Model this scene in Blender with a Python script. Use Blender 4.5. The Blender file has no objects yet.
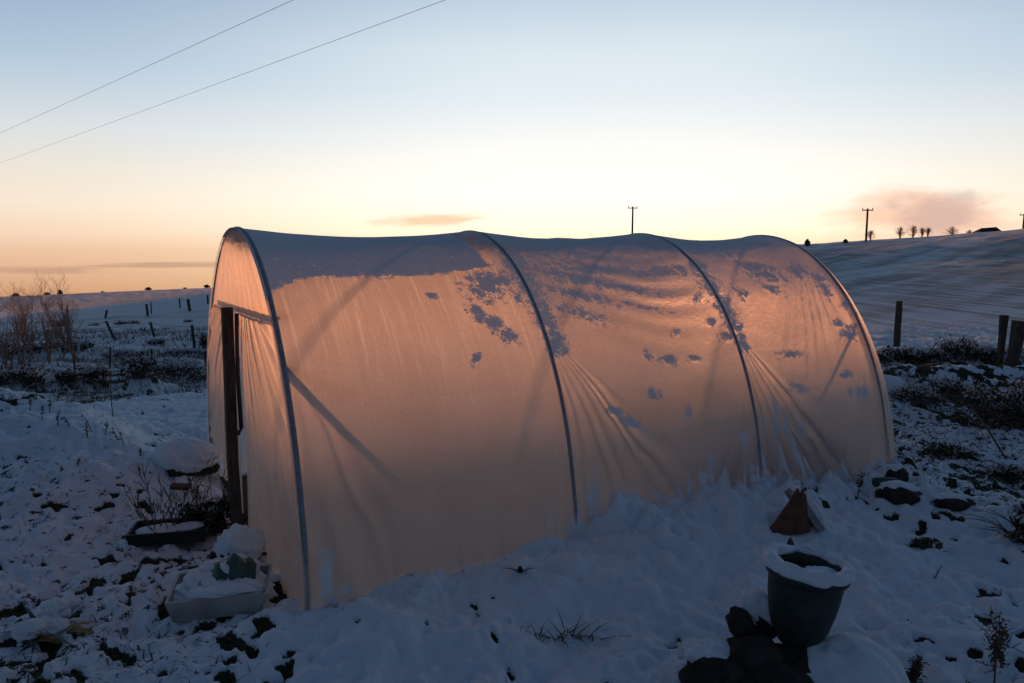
import bpy, bmesh, math, random
import numpy as np
from mathutils import Vector, Matrix
R = math.radians
PI = math.pi
sc = bpy.context.scene
col = sc.collection
random.seed(7)
RNG = np.random.default_rng(11)

# ------------------------------------------------------------------ camera
CAM_H, F, PITCH = 1.9, 764.2, 0.1179
CP, SP = math.cos(PITCH), math.sin(PITCH)
cam = bpy.data.cameras.new('camera')
cam_o = bpy.data.objects.new('camera', cam)
col.objects.link(cam_o)
cam_o.location = (0, 0, CAM_H)
cam_o.rotation_euler = (PI/2 - PITCH, 0, 0)
cam.sensor_width = 36.0
cam.lens = 36.0*F/1024.0
cam.clip_end = 12000
cam.clip_start = 0.05
sc.camera = cam_o

def ray(px, py):
    a, b = (px-512)/F, (341.5-py)/F
    return np.array([a, CP + b*SP, -SP + b*CP])
def at(px, py, D):
    """point on the line of sight of a pixel of the photograph, D metres ahead"""
    d = ray(px, py)
    k = D/d[1]
    return np.array([d[0]*k, D, CAM_H + d[2]*k])
def on_z(px, py, z=0.0):
    d = ray(px, py)
    k = (z-CAM_H)/d[2]
    return np.array([d[0]*k, d[1]*k, z])
def zrow(py, D):
    return at(512, py, D)[2]

# ------------------------------------------------------------------ noise
def _hash(ix, iy, seed):
    h = (ix.astype(np.int64)*374761393 + iy.astype(np.int64)*668265263 + seed*1442695041) & 0xffffffff
    h = ((h ^ (h >> 13))*1274126177) & 0xffffffff
    h = h ^ (h >> 16)
    return (h & 0xffff)/65535.0
def vnoise(x, y, seed=0):
    x = np.asarray(x, float); y = np.asarray(y, float)
    ix = np.floor(x); iy = np.floor(y)
    fx = x-ix; fy = y-iy
    fx = fx*fx*fx*(fx*(fx*6-15)+10); fy = fy*fy*fy*(fy*(fy*6-15)+10)
    ix = ix.astype(np.int64); iy = iy.astype(np.int64)
    a = _hash(ix, iy, seed); b = _hash(ix+1, iy, seed)
    c = _hash(ix, iy+1, seed); d = _hash(ix+1, iy+1, seed)
    return (a+(b-a)*fx)*(1-fy) + (c+(d-c)*fx)*fy
def fbm(x, y, scale, octv=4, seed=0, gain=0.5):
    t = 0; w = 1; s = 0
    ca, sa = 0.8, 0.6
    x0_ = np.asarray(x, float)/scale; y0_ = np.asarray(y, float)/scale
    X = 0.829*x0_-0.559*y0_; Y = 0.559*x0_+0.829*y0_
    for o in range(octv):
        t = t + w*vnoise(X, Y, seed+o*17); s += w
        w *= gain
        X, Y = (ca*X-sa*Y)*2.03+3.1, (sa*X+ca*Y)*2.03+7.7
    return t/s
def sstep(a, b, x):
    t = np.clip((np.asarray(x, float)-a)/(b-a), 0, 1)
    return t*t*(3-2*t)

# ------------------------------------------------------------------ materials
def mat(name):
    m = bpy.data.materials.new(name)
    m.use_nodes = True
    m.node_tree.nodes.clear()
    return m, m.node_tree
def N(nt, typ, ins=None, **kw):
    n = nt.nodes.new(typ)
    for k, v in kw.items():
        setattr(n, k, v)
    for k, v in (ins or {}).items():
        s = n.inputs[k]
        if isinstance(v, bpy.types.NodeSocket):
            nt.links.new(v, s)
        else:
            s.default_value = v
    return n
def c4(c): return (c[0], c[1], c[2], 1.0)
def math_(nt, op, a, b=0.0, clamp=False):
    n = N(nt, 'ShaderNodeMath', {0: a, 1: b}, operation=op)
    n.use_clamp = clamp
    return n.outputs[0]
def mixc(nt, f, a, b):
    n = nt.nodes.new('ShaderNodeMix'); n.data_type = 'RGBA'
    for s, v in ((n.inputs['Factor'], f), (n.inputs[6], a), (n.inputs[7], b)):
        if isinstance(v, bpy.types.NodeSocket): nt.links.new(v, s)
        else: s.default_value = v
    return n.outputs[2]
def maprange(nt, v, a, b, lo=0.0, hi=1.0, smooth=True):
    n = N(nt, 'ShaderNodeMapRange', {0: v, 1: a, 2: b, 3: lo, 4: hi})
    n.interpolation_type = 'SMOOTHSTEP' if smooth else 'LINEAR'
    return n.outputs[0]
def noise(nt, vec, scale, detail=4, rough=0.55):
    n = N(nt, 'ShaderNodeTexNoise', {'Scale': scale, 'Detail': detail, 'Roughness': rough})
    if vec is not None: nt.links.new(vec, n.inputs['Vector'])
    return n.outputs['Fac']
def out(nt, shader):
    o = nt.nodes.new('ShaderNodeOutputMaterial')
    nt.links.new(shader, o.inputs['Surface'])

def simple(name, c1, c2, scale=12, rough=0.8, bump=0.3, metal=0.0, spec=0.3, dist=0.01, stretch=None):
    m, nt = mat(name)
    tc = N(nt, 'ShaderNodeTexCoord').outputs['Object']
    if stretch:
        tc = N(nt, 'ShaderNodeMapping', {'Vector': tc, 'Scale': stretch}).outputs[0]
    n1 = noise(nt, tc, scale, 5, 0.6)
    cc = mixc(nt, maprange(nt, n1, 0.3, 0.7), c4(c1), c4(c2))
    b = N(nt, 'ShaderNodeBump', {'Height': noise(nt, tc, scale*2.3, 4), 'Strength': bump, 'Distance': dist})
    p = N(nt, 'ShaderNodeBsdfPrincipled', {'Base Color': cc, 'Roughness': rough, 'Metallic': metal,
                                           'Specular IOR Level': spec, 'Normal': b.outputs[0]})
    out(nt, p.outputs[0])
    return m

def make_snow(name, base=(0.73, 0.775, 0.82)):
    m, nt = mat(name)
    tc = N(nt, 'ShaderNodeTexCoord').outputs['Object']
    n1 = noise(nt, tc, 6, 4)
    cc = mixc(nt, n1, c4([v*0.93 for v in base]), c4(base))
    h = math_(nt, 'ADD', math_(nt, 'MULTIPLY', noise(nt, tc, 38, 3), 0.7), math_(nt, 'MULTIPLY', noise(nt, tc, 140, 2), 0.3))
    b = N(nt, 'ShaderNodeBump', {'Height': h, 'Strength': 0.45, 'Distance': 0.012})
    p = N(nt, 'ShaderNodeBsdfPrincipled', {'Base Color': cc, 'Roughness': 0.85, 'Specular IOR Level': 0.15, 'Normal': b.outputs[0]})
    out(nt, p.outputs[0])
    return m

M = {}
M['snow'] = make_snow('snow')
M['wood'] = simple('weathered_timber', (0.045, 0.034, 0.026), (0.10, 0.08, 0.062), 9, 0.85, 0.6, stretch=(6, 6, 0.7))
M['pale_tube'] = simple('pale_tree_tube', (0.30, 0.31, 0.30), (0.42, 0.43, 0.42), 8, 0.6, 0.1)
M['steel'] = simple('galvanised_tube', (0.10, 0.105, 0.115), (0.17, 0.175, 0.185), 25, 0.5, 0.15, spec=0.4)
M['tape'] = simple('grey_tape', (0.20, 0.205, 0.215), (0.30, 0.305, 0.315), 25, 0.6, 0.15)
M['stem'] = simple('dry_stem', (0.07, 0.048, 0.032), (0.15, 0.10, 0.065), 20, 0.9, 0.2)
M['twig'] = simple('bare_twig', (0.20, 0.115, 0.085), (0.36, 0.22, 0.165), 14, 0.85, 0.2)  # pink glow of the low sun put into the twig colour
M['bramble'] = simple('bramble_leaf', (0.018, 0.018, 0.012), (0.06, 0.05, 0.03), 9, 0.85, 0.2)
M['tuft'] = simple('winter_grass', (0.035, 0.04, 0.018), (0.085, 0.075, 0.038), 5, 0.9, 0.1)
M['evergreen'] = simple('evergreen_leaf', (0.012, 0.028, 0.012), (0.03, 0.05, 0.02), 10, 0.7, 0.2)
M['strap'] = simple('strap_leaf', (0.02, 0.045, 0.03), (0.04, 0.075, 0.045), 14, 0.55, 0.2)
M['ochre'] = simple('ochre_leaf', (0.20, 0.10, 0.02), (0.33, 0.19, 0.04), 16, 0.7, 0.2)
M['glaze'] = simple('dark_glaze', (0.016, 0.024, 0.020), (0.04, 0.05, 0.044), 8, 0.5, 0.25, spec=0.3, dist=0.004)
M['soil'] = simple('dark_soil', (0.012, 0.010, 0.008), (0.035, 0.028, 0.02), 30, 0.95, 0.8, dist=0.02)
M['rock'] = simple('dark_rock', (0.018, 0.014, 0.012), (0.055, 0.042, 0.034), 9, 0.9, 0.9, dist=0.03)
M['terracotta'] = simple('terracotta', (0.085, 0.038, 0.024), (0.15, 0.066, 0.04), 14, 0.85, 0.3)
M['dark_clay'] = simple('dark_clay', (0.07, 0.03, 0.02), (0.13, 0.06, 0.04), 14, 0.85, 0.3)
M['slab'] = simple('grey_slab', (0.20, 0.20, 0.20), (0.34, 0.34, 0.34), 10, 0.9, 0.5)
M['white_plastic'] = simple('dirty_white_plastic', (0.26, 0.26, 0.25), (0.42, 0.42, 0.40), 6, 0.5, 0.1)
M['black_plastic'] = simple('black_plastic', (0.014, 0.014, 0.015), (0.028, 0.028, 0.03), 10, 0.5, 0.1)
M['green_sheet'] = simple('green_sheet', (0.025, 0.07, 0.055), (0.045, 0.11, 0.085), 7, 0.5, 0.3)
M['wire'] = simple('dark_wire', (0.03, 0.03, 0.032), (0.05, 0.05, 0.052), 5, 0.6, 0.0)
M['ceramic'] = simple('brown_ceramic', (0.05, 0.03, 0.02), (0.07, 0.045, 0.03), 5, 0.4, 0.0)
M['conifer'] = simple('dark_conifer', (0.016, 0.022, 0.012), (0.035, 0.04, 0.02), 1.0, 0.9, 0.2)
M['shed_roof'] = simple('dark_roof', (0.022, 0.024, 0.02), (0.04, 0.042, 0.036), 1.0, 0.9, 0.2)
M['pale_wall'] = simple('pale_wall', (0.5, 0.5, 0.5), (0.62, 0.62, 0.6), 1.0, 0.9, 0.1)

# ------------------------------------------------------------------ mesh builder
class MB:
    def __init__(self):
        self.v = []; self.f = []; self.mi = []
    def add(self, verts, faces, mi=0):
        o = len(self.v)
        self.v.extend([tuple(map(float, p)) for p in verts])
        self.f.extend([tuple(i+o for i in f) for f in faces])
        self.mi.extend([mi]*len(faces))
    def tube(self, pts, rad, n=6, mi=0, cap=True):
        pts = [Vector(p) for p in pts]
        if not hasattr(rad, '__len__'): rad = [rad]*len(pts)
        vs = []; fs = []
        up = None
        for i, p in enumerate(pts):
            t = (pts[min(i+1, len(pts)-1)] - pts[max(i-1, 0)])
            if t.length < 1e-9: t = Vector((0, 0, 1))
            t.normalize()
            if up is None:
                up = t.orthogonal().normalized()
            else:
                up = (up - t*up.dot(t))
                up = up.normalized() if up.length > 1e-6 else t.orthogonal().normalized()
            b = t.cross(up)
            for k in range(n):
                a = 2*PI*k/n
                vs.append(p + (up*math.cos(a)+b*math.sin(a))*rad[i])
        for i in range(len(pts)-1):
            for k in range(n):
                fs.append((i*n+k, i*n+(k+1) % n, (i+1)*n+(k+1) % n, (i+1)*n+k))
        if cap:
            fs.append(tuple(range(n))[::-1]); fs.append(tuple(range((len(pts)-1)*n, len(pts)*n)))
        self.add(vs, fs, mi)
    def box(self, c, d, rot=None, mi=0):
        c = Vector(c)
        vs = [Vector((sx*d[0]/2, sy*d[1]/2, sz*d[2]/2)) for sx in (-1, 1) for sy in (-1, 1) for sz in (-1, 1)]
        if rot is not None: vs = [rot @ v for v in vs]
        vs = [v + c for v in vs]
        self.add(vs, [(0, 1, 3, 2), (4, 6, 7, 5), (0, 4, 5, 1), (2, 3, 7, 6), (0, 2, 6, 4), (1, 5, 7, 3)], mi)
    def lathe(self, prof, n=48, mi=0, wob=0.0, seed=0):
        vs = []; fs = []
        for i, (r, z) in enumerate(prof):
            for k in range(n):
                a = 2*PI*k/n
                rr = r*(1 + wob*math.sin(3*a+seed+i*0.2))
                vs.append((rr*math.cos(a), rr*math.sin(a), z))
        for i in range(len(prof)-1):
            for k in range(n):
                fs.append((i*n+k, i*n+(k+1) % n, (i+1)*n+(k+1) % n, (i+1)*n+k))
        self.add(vs, fs, mi)
    def blade(self, p, d, L, w, bend=0.3, mi=0, seg=3):
        """a leaf blade: a narrow bent strip"""
        p = Vector(p); d = Vector(d).normalized()
        side = d.cross(Vector((0, 0, 1)))
        side = side.normalized() if side.length > 1e-4 else Vector((1, 0, 0))
        out_ = Vector((d.x, d.y, 0)); 
        out_ = out_.normalized() if out_.length > 1e-4 else Vector((random.uniform(-1, 1), random.uniform(-1, 1), 0)).normalized()
        vs = []; fs = []
        for i in range(seg+1):
            t = i/seg
            c = p + d*(L*t) + out_*(bend*L*t*t) - Vector((0, 0, bend*L*t*t*0.6))
            ww = w*(1-t)**0.7 if i < seg else w*0.06
            vs += [c-side*ww/2, c+side*ww/2]
        for i in range(seg):
            fs.append((2*i, 2*i+1, 2*i+3, 2*i+2))
        self.add(vs, fs, mi)
    def blob(self, c, r, seed=0, amp=0.18, sub=3, mi=0, flat=None, freq=1.7):
        bm = bmesh.new()
        bmesh.ops.create_icosphere(bm, subdivisions=sub, radius=1.0)
        V = np.array([v.co[:] for v in bm.verts])
        Fs = [tuple(v.index for v in f.verts) for f in bm.faces]
        bm.free()
        n = fbm(V[:, 0]*freq+V[:, 2]*0.7*freq, V[:, 1]*freq-V[:, 2]*0.6*freq, 1.0, 4, seed) - 0.5
        V = V*(1+2*amp*n)[:, None]
        if flat is not None:
            V[:, 2] = np.maximum(V[:, 2], flat)
        V = V*np.array(r)[None, :] + np.array(c)[None, :]
        self.add(V, Fs, mi)
    def build(self, name, mats, parent=None, smooth=True, loc=None):
        me = bpy.data.meshes.new(name)
        me.from_pydata(self.v, [], self.f)
        if not isinstance(mats, (list, tuple)): mats = [mats]
        for m in mats: me.materials.append(m)
        if len(mats) > 1:
            me.polygons.foreach_set('material_index', self.mi)
        me.polygons.foreach_set('use_smooth', [smooth]*len(self.f))
        me.update()
        o = bpy.data.objects.new(name, me)
        col.objects.link(o)
        if parent is not None: o.parent = parent
        if loc is not None: o.location = loc
        return o

def tag(o, label=None, cat=None, group=None, kind=None):
    if label: o['label'] = label
    if cat: o['category'] = cat
    if group: o['group'] = group
    if kind: o['kind'] = kind
    return o
def thing(name, label, cat, loc=(0, 0, 0), rotz=0.0, group=None):
    o = bpy.data.objects.new(name, None)
    o.empty_display_size = 0.1
    col.objects.link(o)
    o.location = loc; o.rotation_euler = (0, 0, rotz)
    return tag(o, label, cat, group)
def copy_thing(o, loc, rotz=None, scale=None, label=None):
    c = o.copy(); col.objects.link(c)
    c.location = loc
    if rotz is not None: c.rotation_euler = (o.rotation_euler[0], o.rotation_euler[1], rotz)
    if scale is not None: c.scale = (scale,)*3 if not hasattr(scale, '__len__') else scale
    if label: c['label'] = label
    for ch in list(o.children):
        d = ch.copy(); col.objects.link(d); d.parent = c
        for g in list(ch.children):
            e = g.copy(); col.objects.link(e); e.parent = d
    return c
def np_mesh(name, V, quads, mats, attrs=None, smooth=True, parent=None):
    me = bpy.data.meshes.new(name)
    nv, nf = len(V), len(quads)
    me.vertices.add(nv); me.vertices.foreach_set('co', np.ascontiguousarray(V, np.float32).ravel())
    me.loops.add(nf*4); me.loops.foreach_set('vertex_index', np.ascontiguousarray(quads, np.int32).ravel())
    me.polygons.add(nf)
    me.polygons.foreach_set('loop_start', np.arange(0, nf*4, 4, dtype=np.int32))
    me.polygons.foreach_set('use_smooth', np.full(nf, smooth))
    for k, a in (attrs or {}).items():
        at_ = me.attributes.new(k, 'FLOAT', 'POINT')
        at_.data.foreach_set('value', np.ascontiguousarray(a, np.float32).ravel())
    me.update(calc_edges=True)
    for m in (mats if isinstance(mats, (list, tuple)) else [mats]): me.materials.append(m)
    o = bpy.data.objects.new(name, me); col.objects.link(o)
    if parent is not None: o.parent = parent
    return o
def grid_quads(nr, nc, wrap=False):
    i = np.arange(nr-1)[:, None]; j = np.arange(nc if wrap else nc-1)[None, :]
    a = i*nc + j; b = i*nc + (j+1) % nc
    return np.stack([a, b, b+nc, a+nc], -1).reshape(-1, 4)

# ------------------------------------------------------------------ tunnel frame of reference
TX, TY, TROT, TA, TH, TZ = -1.8037, 5.0518, 0.5322, 1.4623, 2.0668, -0.018
HOOPS = (0.0, 1.7052, 3.3833, 4.8984)
TL = HOOPS[-1]
TD = np.array([math.cos(TROT), math.sin(TROT)])          # along the ridge
TE = np.array([-TD[1], TD[0]])                           # away from the near side
def t2w(u, w, z):
    """tunnel coordinates (along, across: + is the side facing the lane, height) to the world"""
    u = np.asarray(u, float); w = np.asarray(w, float); z = np.asarray(z, float)+0*u
    return np.stack([TX+u*TD[0]-w*TE[0], TY+u*TD[1]-w*TE[1], z], -1)
def w2t(x, y):
    dx, dy = x-TX, y-TY
    return dx*TD[0]+dy*TD[1], -(dx*TE[0]+dy*TE[1])
def film_at(px, py):
    """(u, theta) where a sight line first meets the arched cover"""
    d = ray(px, py)
    u0, w0 = w2t(0.0, 0.0); z0 = CAM_H-TZ
    du = d[0]*TD[0]+d[1]*TD[1]; dw = -(d[0]*TE[0]+d[1]*TE[1]); dz = d[2]
    A = (dw/TA)**2+(dz/TH)**2; B = 2*(w0*dw/TA**2+z0*dz/TH**2); C = (w0/TA)**2+(z0/TH)**2-1
    disc = B*B-4*A*C
    t = (-B-math.sqrt(max(disc, 0)))/(2*A)
    return u0+du*t, math.atan2((z0+dz*t)/TH, (w0+dw*t)/TA)

# ------------------------------------------------------------------ ground
def terrain_base(x, y):
    """large shapes of the land, without lumps"""
    D = np.maximum(np.hypot(x, y), 0.05)
    az = np.arctan2(x, y)
    px = 512+F*np.tan(np.clip(az, -1.1, 1.1))/CP
    Dk = np.array([0, 6, 9, 13, 20, 28, 36, 50, 65, 110, 200, 330, 700, 1300, 3500, 9000.])
    def tab(rows):
        return np.array(rows, float)
    def zz(py, d): return zrow(py, d)
    left = tab([0, 0, -0.05, -0.45, zz(376, 20), zz(359, 28), zz(348, 36), zz(328, 50), zz(317, 65), zz(306, 110), zz(300, 200), zz(307, 330), zz(287, 700), -60, -200, -500])
    mid = tab([0, 0, 0, 0, -0.3, -0.45, -0.5, -0.45, -0.3, 1.2, zz(238.5, 200)-0.1, 0.0, -12, -40, -200, -500])
    rig = tab([0, 0, 0, 0.0, -0.35, -0.55, -0.62, -0.62, -0.5, zz(263, 110), zz(239, 200), 0.5, -12, -40, -200, -500])
    lz = np.log(D+3); lk = np.log(Dk+3)
    zl = np.interp(lz, lk, left); zm = np.interp(lz, lk, mid); zr = np.interp(lz, lk, rig)
    # skyline rises to the right
    wr = sstep(520, 1100, px)
    zr = zr + sstep(30, 180, D)*(1-sstep(230, 400, D))*np.interp(px, [760, 800, 900, 1024, 1300], [-1.6, -1.5, -0.1, 1.7, 4.0])
    zl = zl + sstep(70, 180, D)*(1-sstep(220, 320, D))*np.interp(px, [-200, 0, 215, 400], [-3.2, -1.6, 2.3, 3.5])
    zl = zl + sstep(350, 650, D)*np.interp(px, [-200, 0, 215, 400], [-6, -2.0, 2.0, 3])
    wl = 1-sstep(222, 400, px)
    zm = zm + 2.7*np.exp(-((D-45)/6.5)**2)*sstep(400, 460, px)*(1-sstep(660, 740, px))  # added hillock, unseen behind the tunnel, shades the lower sheet and yard
    zm = zm + 0.35*np.exp(-((px-560)/12.0)**2)*sstep(150, 190, D)*(1-sstep(205, 260, D))  # added rise in the crest, out of sight, keeps sun off the yard
    z = zl*wl + (1-wl)*(zm*(1-sstep(640, 800, px)) + zr*sstep(640, 800, px))
    return z

def ground_fields(x, y):
    D = np.hypot(x, y)
    z = terrain_base(x, y)
    u, w = w2t(x, y)
    near = 1-sstep(22, 34, D)
    inside = (1-sstep(TA-0.16, TA-0.04, np.abs(w)))*sstep(-0.02, 0.08, u)*(1-sstep(TL-0.1, TL+0.02, u))
    # the snow lumps
    l1 = fbm(x, y, 1.6, 3, 5)-0.5
    l2 = fbm(x, y, 0.42, 3, 23)-0.5
    l3 = fbm(x, y, 0.13, 3, 41)-0.5
    ridged = 1-np.abs(2*fbm(x+0.1*l1, y, 0.33, 3, 77)-1)
    amp = near*(1-0.85*inside)
    z = z + amp*(0.16*l1 + 0.10*l2 + 0.072*l3 + 0.035*(ridged-0.8) + 0.035*(np.abs(2*fbm(x, y, 0.2, 3, 301)-1)-0.3) + 0.03*(fbm(x, y, 0.06, 2, 311)-0.5)*(1-sstep(6, 10, D)))
    z = z + (1-near)*0.28*(fbm(x, y, 6, 3, 9)-0.5)*sstep(30, 60, D)*np.clip(D/60, 0, 1.4)
    # slope of the spoil heap on the far left
    hx = np.array([-9.0, -6.0, -5.0, -3.9, -3.0, -2.2]); hy = np.interp(x, hx, [8.6, 8.0, 7.6, 6.9, 6.2, 5.7])
    hh = np.interp(x, hx, [0.62, 0.6, 0.54, 0.40, 0.20, 0.0])
    dy = y-hy
    z = z + hh*np.where(dy > 0, np.exp(-(dy/0.75)**2), np.exp(-(dy/1.5)**2))
    # snow slid off the cover, piled along its foot
    uu = np.array([-1.2, -0.5, -0.1, 0.25, 0.5, 0.9, 1.4, 1.68, 1.9, 2.3, 2.8, 3.4, 4.0, 4.6, 5.2, 5.8])
    ph = np.interp(u, uu, [0.0, 0.09, 0.06, 0.05, 0.10, 0.05, 0.10, 0.09, 0.25, 0.22, 0.17, 0.15, 0.16, 0.17, 0.12, 0.0])
    pile = ph*(0.75+0.9*(fbm(x, y, 0.5, 3, 61)-0.3)+1.0*(np.abs(2*fbm(x, y, 0.19, 3, 63)-1)-0.25))
    prof = np.where(w < TA+0.06, np.exp(-((w-TA-0.06)/0.16)**2), np.exp(-((w-TA-0.06)/0.42)**2))
    z = z + pile*prof
    z = z + 0.07*np.exp(-((w-2.05)/0.5)**2)*sstep(-0.4, 0.3, u)*(1-sstep(3.5, 5.5, u))
    # terraces and bank beyond the tunnel's end
    px = 512+F*x/np.maximum(y, 0.1)
    rb = sstep(830, 900, px)*(y > 1)
    z = z + rb*(0.22*np.exp(-((y-11.2)/0.5)**2) + 0.28*np.exp(-((y-13.6)/0.8)**2) + 0.10*np.exp(-((y-9.2)/0.4)**2))
    z = z + (0.16+0.22*sstep(7.0, 8.2, u))*np.exp(-((w+5.3)/0.55)**2)*sstep(1.0, 2.6, u)*(1-sstep(10.5, 12.5, u))*(0.75+0.5*fbm(x, y, 0.9, 2, 95))  # unseen bank added behind the tunnel to dim the sheet's foot
    # small snow hump in the yard, low bank with the saplings
    c = at(146, 383, 16.5)
    z = z + 0.42*np.exp(-(((x-c[0])/0.55)**2+((y-c[1])/0.7)**2))
    lb = (1-sstep(200, 330, px))*(y > 5)
    z = z + lb*(0.30*np.exp(-((y-19.5)/1.2)**2)*(0.6+0.8*fbm(x, y, 1.2, 2, 91)) + 0.4*np.exp(-((y-27)/2.0)**2)*(fbm(x, y, 2.0, 2, 93)))
    # ------------ how much winter grass shows through
    wf = 0.5+0.2*sstep(7, 4.5, D)
    g = (1-wf)*fbm(x, y, 0.30, 3, 131)+wf*(0.5+1.15*(fbm(x, y, 0.10, 2, 137)-0.5))
    g2 = fbm(x, y, 1.5, 2, 151)
    zone = 0.40 + 0*x
    zone = zone + 0.095*sstep(0, -1, x+0.6)*sstep(6.4, 4.6, y)           # rough grass by the trays
    zone = zone + 0.13*sstep(1.9, 2.9, x)*sstep(4.2, 5.3, y)                  # beyond the pot
    zone = zone - 0.16*np.exp(-((w-2.3)/0.95)**2)*sstep(-0.6, 0.2, u)*(1-sstep(4.4, 5.4, u))
    zone = zone + 0.05*np.exp(-((x+4.5)/1.5)**2-((y-7.3)/0.8)**2)
    px0 = 512+F*x/np.maximum(y, 0.1)
    zone = zone + 0.15*sstep(14.0, 17, D)*(1-sstep(28, 36, D))*(1-sstep(230, 300, px0)) + 0.09*sstep(9.0, 11, D)*(1-sstep(14, 17, D))*sstep(820, 900, px0)
    bare = (1-sstep(15, 18, D)*sstep(700, 800, px0))*sstep(0.0, 0.07, zone + 0.30*(g2-0.5) - g - 0.083)*(1-sstep(34, 44, D))
    z = z - 0.035*bare*(1-sstep(8, 14, D))
    bare = np.maximum(bare, inside)
    global ZONE
    ZONE = (zone-0.40)*5*(1-sstep(9, 13, D)) + 0.8*(g2-0.5)
    return z, bare, inside

ang = np.concatenate([np.arange(-180, -47, 4.0), np.arange(-46, 46.01, 0.105), np.arange(48, 180, 4.0)])
ang = np.radians(np.unique(np.round(ang, 4)))
rad = np.concatenate([[0.02, 0.5, 1.0, 1.5, 1.9], 2.1*1.0056**np.arange(0, 350), ])
r2 = [rad[-1]]
while r2[-1] < 9000: r2.append(r2[-1]*1.028 if r2[-1] > 40 else r2[-1]*1.012)
rad = np.concatenate([rad, r2[1:]])
RR, AA = np.meshgrid(rad, ang, indexing='ij')
GX, GY = RR*np.sin(AA), RR*np.cos(AA)
GZ, GB, GI = ground_fields(GX.ravel(), GY.ravel())
GZONE = ZONE.copy()
GV = np.stack([GX.ravel(), GY.ravel(), GZ], -1)

def make_ground_mat():
    m, nt = mat('snowy_ground')
    tc = N(nt, 'ShaderNodeTexCoord').outputs['Object']
    bare = N(nt, 'ShaderNodeAttribute', attribute_name='bare').outputs['Fac']
    soil = N(nt, 'ShaderNodeAttribute', attribute_name='soil').outputs['Fac']
    stub = N(nt, 'ShaderNodeAttribute', attribute_name='stubble').outputs['Fac']
    n1 = noise(nt, tc, 5, 4); n2 = noise(nt, tc, 55, 4, 0.65)
    snowc = mixc(nt, n1, c4((0.66, 0.71, 0.76)), c4((0.73, 0.775, 0.82)))
    grass_shadec = mixc(nt, maprange(nt, n2, 0.35, 0.7), c4((0.018, 0.02, 0.010)), c4((0.065, 0.058, 0.032)))
    gm = maprange(nt, math_(nt, 'ADD', bare, math_(nt, 'MULTIPLY', math_(nt, 'SUBTRACT', n2, 0.5), 1.1)), 0.42, 0.68)
    zn = N(nt, 'ShaderNodeAttribute', attribute_name='zone').outputs['Fac']
    nf = noise(nt, tc, 13, 6, 0.72)
    gm2 = maprange(nt, math_(nt, 'SUBTRACT', math_(nt, 'ADD', math_(nt, 'MULTIPLY', zn, 0.15), 0.372), nf), 0.0, 0.035)  # fine dark gaps: grass, plus shade under snow clumps put into the colour
    gm2 = math_(nt, 'MULTIPLY', gm2, 0.97)
    gm = math_(nt, 'MAXIMUM', gm, gm2)
    c = mixc(nt, gm, snowc, grass_shadec)
    # stubble rows and tussocks on the fields
    mpn = N(nt, 'ShaderNodeMapping', {'Vector': tc, 'Rotation': (0, 0, R(49)), 'Scale': (60, 3.4, 5)}); mpn.vector_type = 'TEXTURE'; mp = mpn.outputs[0]
    n3 = noise(nt, mp, 1.0, 5, 0.6)
    mp2 = N(nt, 'ShaderNodeMapping', {'Vector': tc, 'Scale': (0.95, 0.05, 0.2)}).outputs[0]
    n4 = noise(nt, mp2, 1.6, 6, 0.75)
    sm = maprange(nt, math_(nt, 'ADD', math_(nt, 'MULTIPLY', n3, 0.6), math_(nt, 'MULTIPLY', n4, 0.9)), 0.62, 0.84)
    sm = math_(nt, 'MULTIPLY', sm, stub)
    stc = mixc(nt, n4, c4((0.08, 0.068, 0.054)), c4((0.25, 0.205, 0.155)))
    c = mixc(nt, math_(nt, 'MULTIPLY', sm, 0.78), c, stc)
    soilc = mixc(nt, n2, c4((0.02, 0.017, 0.013)), c4((0.07, 0.06, 0.045)))
    c = mixc(nt, soil, c, soilc)
    h = math_(nt, 'ADD', math_(nt, 'MULTIPLY', noise(nt, tc, 22, 3), 0.65), math_(nt, 'MULTIPLY', noise(nt, tc, 90, 3), 0.35))
    b = N(nt, 'ShaderNodeBump', {'Height': h, 'Strength': 0.5, 'Distance': 0.022})
    p = N(nt, 'ShaderNodeBsdfPrincipled', {'Base Color': c, 'Roughness': 0.88, 'Specular IOR Level': 0.12, 'Normal': b.outputs[0]})
    out(nt, p.outputs[0])
    return m
M['ground'] = make_ground_mat()
gd = np.hypot(GV[:, 0], GV[:, 1])
gpx = 512+F*np.tan(np.clip(np.arctan2(GV[:, 0], GV[:, 1]), -1.1, 1.1))
stub = sstep(14, 40, gd)*(0.30+0.70*sstep(300, 560, gpx))*(1-0.55*sstep(140, 190, gd))
lft = 1-sstep(230, 430, gpx)
stub = stub + lft*(0.5*sstep(420, 480, gd) + 1.3*np.exp(-((gd-455)/45)**2) + 0.55*np.exp(-((gd-88)/14)**2)*(fbm(GV[:, 0], GV[:, 1], 5, 3, 401) > 0.42))
stub = np.clip(stub, 0, 1)
ground = np_mesh('ground', GV, grid_quads(len(rad), len(ang), True)[:, ::-1], M['ground'],
                 {'bare': GB, 'soil': GI, 'stubble': stub, 'zone': GZONE})
tag(ground, kind='structure')
def gz(x, y):
    z, _, _ = ground_fields(np.array([float(x)]), np.array([float(y)]))
    return float(z[0])
def ground_pick(px, py, lo=2.3, hi=400):
    """where a sight line meets the ground"""
    d = ray(px, py)
    ks = np.geomspace(lo, hi, 900)/d[1]
    X, Y, Z = d[0]*ks, d[1]*ks, CAM_H+d[2]*ks
    g, _, _ = ground_fields(X, Y)
    hit = np.nonzero(Z <= g)[0]
    i = hit[0] if len(hit) else len(ks)-1
    return np.array([X[i], Y[i], g[i]])

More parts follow.
